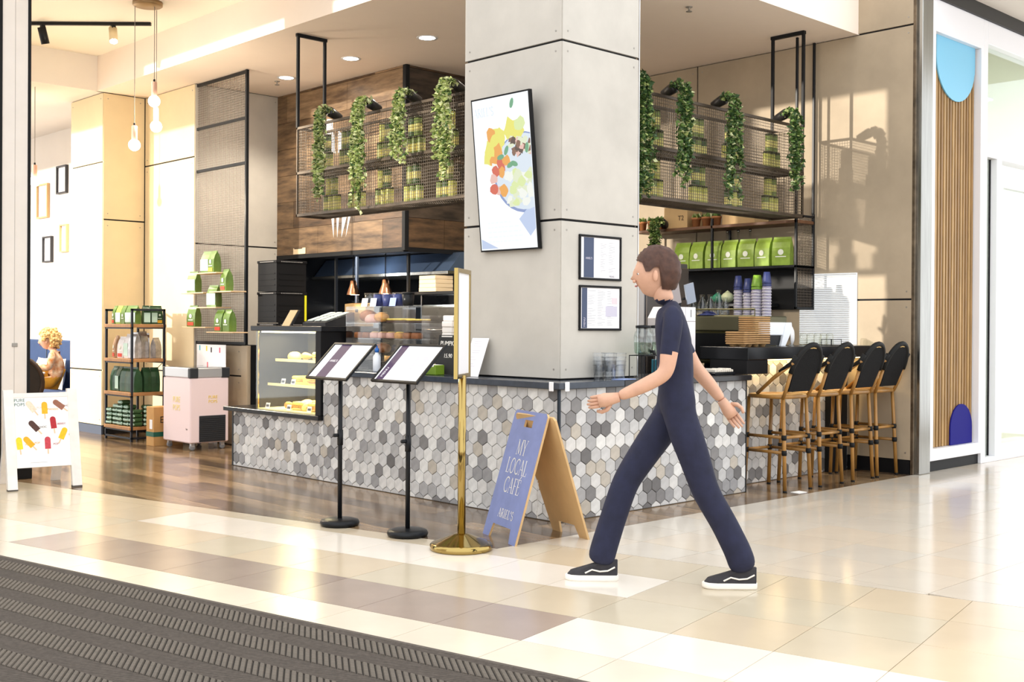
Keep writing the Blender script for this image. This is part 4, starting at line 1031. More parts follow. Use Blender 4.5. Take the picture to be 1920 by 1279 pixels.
# ================================================================== BAGS
def pouch_mesh(w, d, h, m, lean=0., top=.82):
    b = B(); b.smooth = False
    R_ = []
    for z, ws, ds in ((0, .94, .92), (.02, 1, 1), (.35, 1.02, 1.04), (.62, 1.0, .92), (top, .99, .55), (.93, .98, .14), (1.0, .97, .08)):
        x, y = w*ws/2, d*ds/2; zz = z*h; lx = lean*z*z
        R_.append([(-x, -y+lx*.0, zz), (0, -y*1.06, zz), (x, -y, zz), (x*.96, 0, zz), (x, y, zz), (0, y*1.06, zz), (-x, y, zz), (-x*.96, 0, zz)])
    b.add([v for r in R_ for v in r], [tuple(range(8))[::-1]]+[(i*8+k, i*8+(k+1) % 8, (i+1)*8+(k+1) % 8, (i+1)*8+k) for i in range(6) for k in range(8)]+[tuple(range(48, 56))])
    return b.mesh('pouch', m)
M_bagG = [mat('bag_green', srgb(92, 120, 52), .36, var=.22, vscale=12), mat('bag_lime', srgb(148, 176, 70), .36, var=.25, vscale=12), mat('bag_deep_green', srgb(44, 78, 50), .3, var=.3, vscale=10), mat('bag_silver', (.55, .52, .5), .3, .7, var=.3, vscale=16), mat('bag_white', srgb(232, 226, 222), .4, var=.08, vscale=12), mat('bag_kraft', srgb(180, 142, 108), .5, var=.2, vscale=12)]
M_lab = dict(white=mat('bag_print_white', srgb(236, 240, 226), .5), red=mat('bag_label_red', srgb(206, 62, 34), .5), gold=mat('bag_label_gold', srgb(220, 170, 50), .5), mint=mat('bag_label_mint', srgb(196, 224, 210), .5))
pc_cache = {}
def bag(loc, rz, w, d, h, k, lab, label, group, name='coffee_bag', cat='bag'):
    key = (w, d, h, k)
    if key not in pc_cache: pc_cache[key] = pouch_mesh(w, d, h, M_bagG[k])
    t = thing(name, label, cat, loc, rz, group); link('pouch', pc_cache[key], t)
    key2 = ('L', w, d, h, lab)
    if lab:
        if key2 not in pc_cache:
            b = B(); y = -d/2*1.09-.003
            if lab == 'mark':
                b.add([(p[0], y, p[1]+h*.47) for p in arc(0, 0, w*.16, w*.16, 0, 330, 11)], [tuple(range(12))]); b.box(-w*.3, y, h*.30, w*.3, y+.001, h*.33)
                pc_cache[key2] = b.mesh('print', M_lab['white'])
            elif lab in ('red', 'gold'):
                b.box(-w*.36, y, h*.06, w*.36, y+.001, h*.22); pc_cache[key2] = b.mesh('label', M_lab[lab])
            else:
                b.box(-w*.47, y, h*.1, w*.47, y+.001, h*.62); pc_cache[key2] = b.mesh('label', M_lab[lab])
        link('label_patch', pc_cache[key2], t)
        if lab in ('red', 'gold'):
            k3 = ('M', w, d, h)
            if k3 not in pc_cache:
                b = B(); y = -d/2*1.09-.003; b.add([(p[0], y, p[1]+h*.5) for p in arc(0, 0, w*.16, w*.16, 0, 330, 11)], [tuple(range(12))]); b.box(-w*.28, y, h*.30, w*.28, y+.001, h*.33); pc_cache[k3] = b.mesh('print', M_lab['white'])
            link('print', pc_cache[k3], t)
    return t
RL = R(-90)      # bag front (-y local) turned to look towards -X
# ================================================================== SHELF RACK WITH BAGS
M_rk = mat('rack_steel', srgb(44, 48, 56), .4, .4); M_rw = mat('rack_timber', srgb(176, 128, 82), .45, var=.2, vscale=6, stretch=(1, 6, 1))
rk = thing('shelf_rack', 'black steel rack with four timber shelves of bags beside the cream panels', 'shelf rack', (.2, 6.65, 0))
SHZ = (.165, .54, .91, 1.29); RW, RD = .40, .66
for a in ((0, 0), (RW-.024, 0), (0, RD-.024), (RW-.024, RD-.024)): B().bbox(a[0], a[1], 0, a[0]+.024, a[1]+.024, 1.46, .002).obj('post', M_rk, rk)
for z in SHZ:
    B().bbox(-.012, .005, z-.036, RW+.012, RD-.005, z, .003).obj('shelf', M_rw, rk)
    B().box(.0, .0, z-.052, .02, RD, z-.036).obj('rail', M_rk, rk); B().box(RW-.02, 0, z-.052, RW, RD, z-.036).obj('rail', M_rk, rk)
for a in ((0, .0, 1.436, RW, .024, 1.46), (0, RD-.024, 1.436, RW, RD, 1.46), (0, 0, .03, .02, RD, .05), (0, 0, .03, RW, .02, .05)): B().bbox(*a, .002).obj('rail', M_rk, rk)
b = B(); b.tube([(RW-.01, RD-.02, .56), (RW-.01, .05, .86)], .004, n=6); b.obj('brace', M_rk, rk)
for i, yy in enumerate((7.215, 7.10, 6.98, 6.86, 6.74)): bag((.29, yy, SHZ[3]+.001), RL+R((-8, 6, -4, 3, 8)[i]), .105, .07, .205, 0 if i != 1 else 1, ('red', 'mint', 'mark', 'mint', 'mint')[i], 'green coffee bag on the rack top shelf, %s from the white wall end' % ordn[i], 'bags on the rack top shelf')
for i, xx in enumerate((.40, .49, .565)): bag((xx, 6.72+.02*i, SHZ[3]+.001), R((-5, 5, 0)[i]), .075, .07, .205, 2, 'mint' if i < 2 else 'gold', 'dark green coffee bag on the rack top shelf side, %s from the front post' % ordn[i], 'bags on the rack top shelf')
SB = [(5, 'red', 7.20, .25), (4, 'red', 7.05, .24), (4, 'mint', 6.90, .27), (3, None, 6.78, .29)]
for i, (k, lb, yy, h) in enumerate(SB): bag((.30, yy, SHZ[2]+.001), RL+R((-12, 4, -3, 10)[i]), .125, .085, h, k, lb, ['kraft coffee bag with red top on the rack second shelf', 'white coffee bag with red label on the rack second shelf', 'plain white coffee bag on the rack second shelf', 'silver foil bag at the front post, rack second shelf'][i], 'bags on the rack second shelf')
for i, (xx, yy, h, a) in enumerate(((.405, 6.80, .30, 15), (.475, 6.90, .28, -20), (.54, 6.76, .23, 25))): bag((xx, yy, SHZ[2]+.001), R(a), .10, .075, h, 3, None, 'crumpled silver foil bag on the rack second shelf, %s from the front post' % ordn[i], 'bags on the rack second shelf')
for i, yy in enumerate((7.22, 7.10, 6.98, 6.87, 6.76)): bag((.30, yy, SHZ[1]+.001), RL+R((5, -6, 3, -3, 6)[i]), .115, .10, .275, 2, 'mint' if i == 1 else None, 'tall dark green bag on the rack third shelf, %s from the white wall end' % ordn[i], 'bags on the rack third shelf')
for i, xx in enumerate((.42, .52)): bag((xx, 6.76, SHZ[1]+.001), R(6-10*i), .095, .10, .27, 2, None, 'tall dark green bag on the rack third shelf, side row, %s from the post' % ordn[i], 'bags on the rack third shelf')
M_pk = [mat('pack_green', srgb(52, 84, 48), .4, var=.2), mat('pack_mint', srgb(176, 206, 190), .45, var=.1)]
def pack_mesh():
    b = B(); b.bbox(-.06, -.05, 0, .06, .05, .046, .014); b.mi = 1; b.bbox(-.062, -.052, .006, -.03, .052, .04, .01); return b.mesh('pack', *M_pk)
PKM = pack_mesh()
for col, (xx, yy, n_) in enumerate(((.27, 7.24, 4), (.28, 7.10, 5), (.27, 6.97, 6), (.28, 6.84, 5), (.29, 6.73, 4), (.42, 6.72, 5), (.53, 6.73, 4))):
    for k in range(n_):
        o = link('coffee_pack', PKM); o.location = (xx+random.uniform(-.006, .006), yy+random.uniform(-.006, .006), SHZ[0]+.001+k*.0465); o.rotation_euler = (0, 0, random.uniform(-.12, .12)+(0 if col < 5 else R(90)))
        tag(o, 'green and mint coffee brick in the %s stack from the wall end, rack bottom shelf' % ordn[col], 'pack', 'coffee bricks rack bottom shelf stack %d' % (col+1))
# ================================================================== CARTON, FREEZER
M_card = mat('cardboard', srgb(196, 150, 92), .75, var=.08, vscale=8); M_cardp = mat('cardboard_print', srgb(60, 46, 34), .7); M_tape = mat('green_tape', srgb(26, 92, 74), .5)
cb = thing('cardboard_box', 'brown cardboard carton with a green tape band beside the pink freezer', 'box', (.2, 6.12, 0))
B().bbox(0, 0, 0, .34, .17, .415, .004).obj('carton', M_card, cb)
B().box(-.0015, -.0015, .10, .3415, .1715, .15).obj('tape_band', M_tape, cb)
text_mesh('Elega', .10, M_cardp, (.17, -.002, .275), RX, RY, parent=cb); text_mesh('SINCE', .035, M_cardp, (.17, -.002, .205), RX, RY, parent=cb)
B().box(-.002, .03, .18, -.001, .09, .28).obj('address_label', M_paper, cb)
M_pink = mat('freezer_pink', srgb(238, 216, 216), .35); M_alu = mat('alu_trim', srgb(205, 205, 206), .3, .5); M_fblk = mat('freezer_black', (.03, .032, .036), .4); M_yel = mat('print_yellow', srgb(240, 206, 60), .5)
fz = thing('chest_freezer', 'pink chest freezer on castors with a black grille and yellow print', 'freezer', (.262, 5.45, 0))
FX, FY = .44, .585
B().bbox(0, 0, .075, FX, FY, .745, .012).obj('body', M_pink, fz)
B().bbox(-.004, -.004, .745, FX+.004, FY+.004, .845, .008).obj('lid_frame', M_alu, fz)
B().box(.05, .05, .843, FX-.05, FY-.05, .849).obj('lid_glass', mat('freezer_glass', (.05, .06, .07), .06), fz)
for a in ((-.008, -.008), (FX-.09, -.008), (-.008, FY-.045), (FX-.09, FY-.045)): B().bbox(a[0], a[1], .742, a[0]+.098, a[1]+.053, .848, .008).obj('lid_corner', M_fblk, fz)
gr = B().bbox(.10, -.008, .085, .40, .002, .355, .003).obj('grille', M_fblk, fz)
for k in range(12): B().box(.11, -.013, .105+k*.02, .39, -.008, .113+k*.02).obj('grille_slat', M_fblk, gr)
for a in ((.05, .05), (FX-.05, .05), (.05, FY-.05), (FX-.05, FY-.05)):
    b = B(); b.smooth = True; b.lathe([(.026, -.012), (.03, -.009), (.03, .009), (.026, .012)], (a[0], a[1], .03), n=14, axis='y'); c_ = b.obj('castor', mat('castor_grey', srgb(140, 140, 142), .4), fz); B().box(a[0]-.02, a[1]-.016, .035, a[0]+.02, a[1]+.016, .078).obj('castor_fork', M_alu, c_)
text_mesh('PURE\nPOPS', .045, M_yel, (.255, -.0015, .52), RX, RY, parent=fz); text_mesh('PURE\nPOPS', .085, mat('print_yellow_pale', srgb(242, 222, 140), .5), (-.0015, .29, .47), LX, LY, parent=fz, sx=.8)
text_mesh('Ice', .03, M_cardp, (-.0015, .07, .22), LX, LY, parent=fz)
fp_ = thing('pop_poster', 'white card with small ice pop pictures standing behind the freezer', 'poster', (.78, 5.66, 0))
B().bbox(0, 0, .80, .008, .62, 1.075, .002).obj('card', M_paper, fp_); B().box(.008, .25, 0, .05, .37, .82).obj('support', M_wpl, fp_)
for k, (yy, zz, c) in enumerate(((.55, 1.04, (90, 180, 200)), (.40, 1.035, (230, 210, 60)), (.30, 1.02, (40, 30, 40)), (.12, 1.02, (220, 90, 120)), (.38, .86, (230, 120, 130)))): B().box(-.001, yy-.012, zz-.03, 0, yy+.012, zz+.025).obj('printed_pop', mat('tiny_pop_%d' % k, srgb(*c), .5), fp_)
# ================================================================== MESH SCREEN WITH LITTLE SHELVES
ms = thing('mesh_screen', 'tall black-framed wire mesh screen from half wall to ceiling', 'screen', (.905, 5.46, 1.08))
Hm = 3.985-1.08; Wm = 1.09
for yy in (0, Wm): B().bbox(-.016, yy-.016, 0, .016, yy+.016, Hm, .002).obj('post', M_sblk, ms)
for z in (0.012, Hm-.02, 2.397, 1.923): B().bbox(-.012, 0, z-.016, .012, Wm, z+.016, .002).obj('crossbar', M_sblk, ms)
wires(B(), (0, 0, 0), (0, 1, 0), (0, 0, 1), Wm, Hm, .026, .0015).obj('mesh_panel', mat('screen_wire', (.20, .17, .14), .45, .6), ms, kind='stuff')
M_plk = mat('pale_shelf', srgb(222, 190, 150), .5, var=.1)
SH = dict(s1=(6.18, 5.70, 1.85), s2=(6.46, 5.98, 1.64), s3=(5.84, 5.40, 1.645), s4=(6.17, 5.71, 1.48), s5=(6.44, 5.93, 1.265), s6=(5.90, 5.36, 1.215))
pos = ['top board of the mesh screen', 'upper board on the wall side of the mesh screen', 'upper board on the crate side of the mesh screen', 'middle board of the mesh screen', 'lower board on the wall side of the mesh screen', 'lower board on the crate side of the mesh screen']
for i, (ya, yb, z) in enumerate(SH.values()):
    o = tag(B().bbox(.70, min(ya, yb)+.02, z-.012, .886, max(ya, yb)+.03, z, .002).obj('mesh_shelf_board', M_plk), 'small pale timber board, '+pos[i], 'shelf board', 'boards on the mesh screen')
BG = [(.79, 6.06, 1.85, 'mint', 0, 'on the top board, wall side'), (.79, 5.92, 1.85, 'gold', 0, 'on the top board, crate side'), (.79, 6.36, 1.64, 'mint', 0, 'on the upper wall-side board'), (.79, 5.66, 1.645, 'red', 0, 'with red label on the upper crate-side board'),
      (.79, 5.92, 1.48, 'mint', 0, 'on the middle board'), (.79, 6.36, 1.265, 'red', 0, 'with red label on the lower wall-side board'), (.79, 5.77, 1.215, 'red', 0, 'with red label on the lower crate-side board'), (.79, 5.60, 1.215, 'mark', 0, 'with white mark on the lower crate-side board')]
for i, (x, y, z, lb, k, tx) in enumerate(BG): bag((x, y, z+.001), RL+R((6, -4, 10, -6, 12, 8, 2, -3)[i]), .145, .085, .235, k, lb, 'green coffee bag '+tx+' of the mesh screen', 'bags on the mesh screen')
# black crates
M_cr = mat('crate_black', (.008, .008, .009), .55, spec=.15)
for k in range(6):
    t = thing('plastic_crate', 'black plastic crate, %s from the floor in the stack by the pastry case' % ordn[k], 'crate', (1.0, 5.02, .002+k*.328), 0, 'stacked black crates')
    b = B(); b.box(0, 0, 0, .36, .015, .32).box(0, .345, 0, .36, .36, .32).box(0, .015, 0, .015, .345, .32).box(.345, .015, 0, .36, .345, .32).box(.015, .015, 0, .345, .345, .012); b.obj('tub', M_cr, t)
    B().bbox(-.008, -.008, .295, .368, .368, .322, .003).obj('rim', M_cr, t)
    for z in (.06, .12, .18): B().box(-.004, .03, z, 0, .33, z+.012).box(.03, -.004, z, .33, 0, z+.012).obj('rib', M_cr, t)
    d = B()
    for q in range(14): d.box(-.0095, .05+q*.019, .304, -.008, .06+q*.019, .311); d.box(.05+q*.019, -.0095, .304, .06+q*.019, -.008, .311)
    d.obj('vent_hole', mat('crate_vent', (.4, .38, .36), .6), t, kind='stuff')
    if k in (4,): B().box(.338, -.010, .02, .362, -.004, .29).obj('yellow_marker', mat('marker_yellow', srgb(226, 220, 30), .5), t)
# ================================================================== PENDANTS, TRACK, DOWNLIGHTS
M_bulb = mat('lit_bulb', (1, 1, 1), .3, emit=(1, .90, .72), es=9.); M_hold = mat('terracotta_holder', srgb(214, 170, 148), .6); M_cord = mat('grey_cord', srgb(120, 112, 104), .6)
def pendant(loc, ztop, label, r=.056, energy=13, lit=True):
    t = thing('pendant_lamp', label, 'lamp', loc, 0, 'pendant lamps over the entrance' if lit else None)
    b = B(); b.smooth = True; b.ball((0, 0, 0), r, 18, 12); b.obj('bulb', M_bulb if lit else M_hold, t)
    b = B(); b.smooth = True; b.lathe([(.02, r*.82), (.027, r*.9), (.027, r+.125), (.022, r+.13)], n=16); b.obj('holder', M_hold, t)
    b = B(); b.smooth = True; b.lathe([(.011, r+.13), (.011, r+.155)], n=10); b.obj('cap', M_sblk, t)
    b = B(); b.tube([(0, 0, r+.15), (0, 0, ztop-loc[2])], .0035, n=6); b.obj('cord', M_cord, t)
    if lit:
        l = light('POINT', 'pendant_light', (loc[0], loc[1], loc[2]-r-.03), energy, (1, .84, .62), shadow_soft_size=.05)
    return t
pendant((-.429, 5.283, 3.019), 4.36, 'bare globe pendant hanging lowest of the three lit globes')
pendant((-.292, 5.154, 3.442), 4.36, 'bare globe pendant hanging highest of the three lit globes')
pendant((-.205, 5.285, 3.225), 4.36, 'bare globe pendant hanging directly beneath the highest globe')
b = B(); b.smooth = True; b.lathe([(.0, 4.352), (.13, 4.352), (.14, 4.36), (.14, 4.393), (.0, 4.393)], (-.345, 5.19, 0), n=32); tag(b.obj('ceiling_rose', mat('rose_bronze', srgb(150, 122, 84), .4, .5)), 'round bronze ceiling rose above the three globe pendants', 'ceiling rose')
A_, B_ = Vector((-1.02, 6.883, 4.36)), Vector((.024, 5.869, 4.36)); dv = (B_-A_).normalized(); nv = Vector((-dv.y, dv.x, 0))
tk_ = thing('track_light', 'black ceiling track with two spotlights above the seating entrance', 'track light', A_)
B().prism([(0, -.016), ((B_-A_).length, -.016), ((B_-A_).length, .016), (0, .016)], (0, 0, .0), dv, nv, .033).obj('rail', M_sblk, tk_)
for u_, d_, lit in ((.34, (.25, .1, -.8), False), (1.066, (-.15, -.45, -.85), True)):
    p = dv*u_; b = B(); b.tube([p, p+Vector((0, 0, -.05))], .012, n=8); b.box(p.x-.02, p.y-.02, -.03, p.x+.02, p.y+.02, 0); st_ = b.obj('spot_mount', M_sblk, tk_)
    q = p+Vector((0, 0, -.07)); dd = Vector(d_).normalized(); b = B(); b.smooth = True; b.tube([q-dd*.05, q+dd*.12], .042, n=18); b.obj('spot_head', M_sblk if not lit else mat('spot_white', srgb(220, 200, 160), .4), tk_)
    if lit:
        b = B(); b.tube([q+dd*.1205, q+dd*.123], .038, n=18); b.obj('spot_lens', mat('spot_lens', (1, 1, 1), .3, emit=(1, .88, .66), es=25.), tk_)
        sp = light('SPOT', 'track_spot', A_+q+dd*.16, 60, (1, .85, .62), spot_size=R(100), shadow_soft_size=.04); aim(sp, dd)
M_dl = mat('downlight_lens', (1, 1, 1), .3, emit=(1, .95, .86), es=22.)
for i, (x, y) in enumerate(((1.429, 5.525), (1.393, 4.283), (1.402, 3.087))):
    t = thing('downlight', 'round recessed ceiling downlight, %s from the plank wall end' % ordn[i], 'downlight', (x, y, 3.99), 0, 'downlights in the cafe ceiling')
    b = B(); b.smooth = True; b.lathe([(.075, -.004), (.1, -.006), (.1, 0), (.075, 0)], n=32, cap=False); b.obj('trim_ring', M_wpl, t)
    b = B(); b.lathe([(.0, -.003), (.075, -.003), (.075, -.001), (.0, -.001)], n=32); b.obj('lens', M_dl, t)
    l = light('SPOT', 'downlight', (x, y, 3.975), 130, (1, .9, .76), spot_size=R(125), spot_blend=.6, shadow_soft_size=.07); aim(l, (0, 0, -1))
l = light('SPOT', 'downlight', (1.7, 1.9, 3.98), 230, (1, .9, .76), spot_size=R(125), spot_blend=.6, shadow_soft_size=.07); aim(l, (0, 0, -1))  # extra fill lamp with no fixture, added to brighten the bar side
for i, (x, y) in enumerate(((2.295, .72), (1.46, 5.76))):
    b = B(); b.smooth = True; b.lathe([(.03, 0), (.028, -.006), (.008, -.01), (.008, -.035), (.026, -.038), (.026, -.042)], (x, y, 3.99), n=14); tag(b.obj('sprinkler', M_rivet), ['ceiling sprinkler over the bar side', 'ceiling sprinkler by the plank wall downlight'][i], 'sprinkler')
b = B(); b.smooth = True; b.lathe([(.055, 0), (.055, -.02), (.03, -.035), (.0, -.036)], (2.12, .33, 3.99), n=20); tag(b.obj('smoke_detector', M_wpl), 'round white smoke detector on the ceiling beside the column', 'smoke detector')
# ================================================================== SEATING RECESS
fw_ = [mat('picture_frame_oak', srgb(206, 170, 120), .5), mat('picture_frame_black', (.03, .03, .035), .4)]
for i, (y0, y1, z0, z1, k) in enumerate(((10.49, 10.82, 3.1, 3.49, 1), (11.13, 11.52, 2.8, 3.29, 0), (10.46, 10.70, 2.28, 2.67, 0), (10.99, 11.30, 2.16, 2.53, 1))):
    t = thing('picture_frame', ['black picture frame highest on the bright wall', 'oak picture frame left of the highest frame on the bright wall', 'oak picture frame low beside the panel edge on the bright wall', 'black picture frame lowest on the bright wall'][i], 'picture frame', (1.099, y0, z0), 0, 'picture frames on the bright wall')
    w_, h_ = y1-y0, z1-z0
    for a in ((0, 0, w_, .022), (0, h_-.022, w_, h_), (0, .022, .022, h_-.022), (w_-.022, .022, w_, h_-.022)): B().box(-.04, a[0], a[1], 0, a[2], a[3]).obj('frame', fw_[k], t)
    B().box(-.012, .02, .02, -.002, w_-.02, h_-.02).obj('print', M_paper, t)
pendant((-.367, 7.896, 2.90), 3.97, 'lone globe pendant over the seating recess', .056, 45)
M_booth = mat('booth_blue', srgb(58, 76, 112), .8, var=.08, spec=.2); M_peach = mat('knit_peach', srgb(196, 116, 52), .85, vscale=16, col2=srgb(222, 200, 172)); M_must = mat('coat_mustard', srgb(190, 136, 40), .85, var=.12, vscale=20)
bo = thing('booth_bench', 'slate blue booth bench along the bright wall under the seated woman', 'bench', (.45, 8.8, 0))
B().bbox(.53, 0, .30, .645, 4.2, 1.06, .015).obj('backrest', M_booth, bo); B().bbox(0, 0, .27, .53, 4.2, .39, .02).obj('seat', M_booth, bo); B().box(.06, .03, 0, .62, 4.17, .27).obj('plinth', M_bb, bo)
for yy in (.9, 2.1, 3.3): B().bbox(.518, yy, .40, .53, yy+.015, 1.05, .004).obj('channel', M_bb, bo)
tb = thing('cafe_table', 'small white cafe table in front of the seated woman', 'table', (.13, 9.76, 0))
B().bbox(-.27, -.27, .64, .27, .27, .67, .01).obj('table_top', M_wpl, tb); b = B(); b.smooth = True; b.tube([(-.18, .19, .02), (-.18, .19, .64)], .025, n=12); b.obj('pedestal', M_alu, tb); b = B(); b.smooth = True; b.lathe([(.0, 0), (.1, 0), (.1, .015), (.04, .03), (.0, .03)], (-.18, .19, 0), n=24); b.obj('foot', M_sblk, tb)
lpt = thing('laptop', 'open black laptop on the cafe table', 'laptop', (.10, 9.84, .672)); B().bbox(-.14, -.1, 0, .14, .1, .012, .003).obj('keyboard_base', M_sblk, lpt); B().prism([(-.14, 0), (.14, 0), (.14, .19), (-.14, .19)], (0, .1, .012), (1, 0, 0), (0, .3, .95), .008).obj('lid', M_sblk, lpt)
rc = thing('red_cup', 'red takeaway cup at the edge of the cafe table', 'cup', (.34, 9.55, .671)); b = B(); b.smooth = True; b.lathe([(.026, 0), (.034, .085)], n=16); b.obj('cup_body', mat('cup_red', srgb(210, 30, 34), .4), rc); b = B(); b.smooth = True; b.lathe([(.036, .083), (.036, .093), (.028, .098)], n=16); b.obj('lid', M_wpl, rc)
def cushion(loc, rz, label):
    b = B(); b.smooth = True; n = 10; V = []
    for s in (-1, 1):
        for i in range(n+1):
            for j in range(n+1):
                u, v = i/n*2-1, j/n*2-1; V.append((u*.21*(1+.06*v*v), s*.075*(1-u**4)*(1-v**4), .2+v*.2*(1+.06*u*u)))
    F = []
    for s in (0, 1):
        for i in range(n):
            for j in range(n):
                q = s*(n+1)**2+i*(n+1)+j; f = (q, q+n+1, q+n+2, q+1); F.append(f if s == 0 else f[::-1])
    b.add(V, F); o = tag(b.obj('cushion', mat('cushion_cream', srgb(244, 230, 216), .85)), label, 'cushion', 'cream cushions on the booth'); o.location = loc; o.rotation_euler = (R(7), 0, rz); return o
cushion((.84, 10.78, .408), R(88), 'plump cream cushion on the booth beside the dark chair back'); cushion((.84, 10.28, .408), R(92), 'pointed cream cushion on the booth nearer the woman')
# chairs with oval black backs
def cafe_chair(loc, rz, label):
    t = thing('cafe_chair', label, 'chair', loc, rz, 'dark cafe chairs')
    b = B(); b.smooth = True; pts = [Vector((.21*math.cos(a), -.2-.05*math.sin(a)*.0-.04*(1+math.sin(a)), .68+.25*math.sin(a))) for a in [2*PI*k/24 for k in range(24)]]
    b.tube(pts, .022, n=8, closed=True); b.obj('back_frame', mat('dark_walnut', srgb(58, 40, 28), .35, var=.2), t)
    b = B(); b.add([p for p in pts]+[p+Vector((0, .03, 0)) for p in pts], [tuple(range(24)), tuple(range(24, 48))[::-1]]); b.obj('back_pad', mat('dark_leather', srgb(44, 36, 30), .4, var=.2), t)
    b = B(); b.smooth = True; b.lathe([(.0, .42), (.2, .42), (.225, .44), (.22, .475), (.0, .49)], n=24); b.obj('seat', MATS['dark_leather'], t)
    for a, c in ((-.17, -.17), (.17, -.17), (-.16, .17), (.16, .17)):
        b = B(); b.smooth = True; b.tube([(a*1.1, c*1.15, 0), (a, c, .43)], [.014, .02], n=8); b.obj('leg', MATS['dark_walnut'], t)
    return t
cafe_chair((-.72, 7.15, 0), R(-35), 'dark oval-back chair behind the ice pop sign')
cafe_chair((-.42, 9.75, 0), R(90), 'dark chair tucked at the cafe table')
wo = thing('person', 'seated woman with curly blonde hair, peach cardigan and mustard coat at the cafe table', 'person', (.56, 9.5, 0), R(150))
N = [((0, 0, .56), None, .15, .13), ((.0, 0, .68), 0, .13, .12), ((.02, 0, .80), 1, .14, .11), ((.04, 0, .90), 2, .12, .09), ((.06, 0, .955), 3, .05, .05), ((.09, 0, .99), 4, .048, .05), ((.11, 0, 1.05), 5, .046, .05)]
limb(3, [((.04, .15, .90), .058), ((.05, .18, .84), .052), ((.08, .2, .71), .042), ((.22, .15, .735), .034), ((.32, .08, .77), .025)])
limb(3, [((.04, -.15, .90), .058), ((.05, -.18, .84), .052), ((.08, -.2, .71), .042), ((.22, -.15, .735), .034), ((.32, -.08, .77), .025)])
limb(0, [((.06, -.1, .54), .09), ((.25, -.11, .52), .08), ((.42, -.11, .49), .062), ((.44, -.11, .28), .05), ((.44, -.11, .06), .038), ((.52, -.11, .04), .035)])
limb(0, [((.06, .1, .54), .09), ((.25, .11, .52), .08), ((.42, .11, .49), .062), ((.44, .11, .28), .05), ((.44, .11, .06), .038), ((.52, .11, .04), .035)])
wm = grow(N); b = B()
to_b(b, wm, lambda c: 1 if c.z > .945 or (c.x > .29 and c.z > .69) else (5 if c.z < .60 else 0))
head(b, (.13, 0, 1.075), 0., 1.0, R(6)); fingers(b, (.325, .075, .775), (.9, -.3, .1), (0, 1, 0), (0, 0, -1), .9, .5); fingers(b, (.325, -.075, .775), (.9, .3, .1), (0, -1, 0), (0, 0, -1), .9, .5)
b.obj('body', [M_peach, M_skin, M_lip, M_eye, M_eyew, M_must], wo)
hair_cap((.12, 0, 1.09), 0, 1.1, True, mat('blonde_hair', srgb(226, 186, 122), .6, var=.25, vscale=40), wo, 8, .03)
b = B(); b.prism([(-.2, -.2), (.2, -.2), (.26, .04), (-.1, .06)], (.1, -.02, .50), (1, 0, 0), (0, 0, -1), .05); b.obj('coat_skirt', M_must, wo)

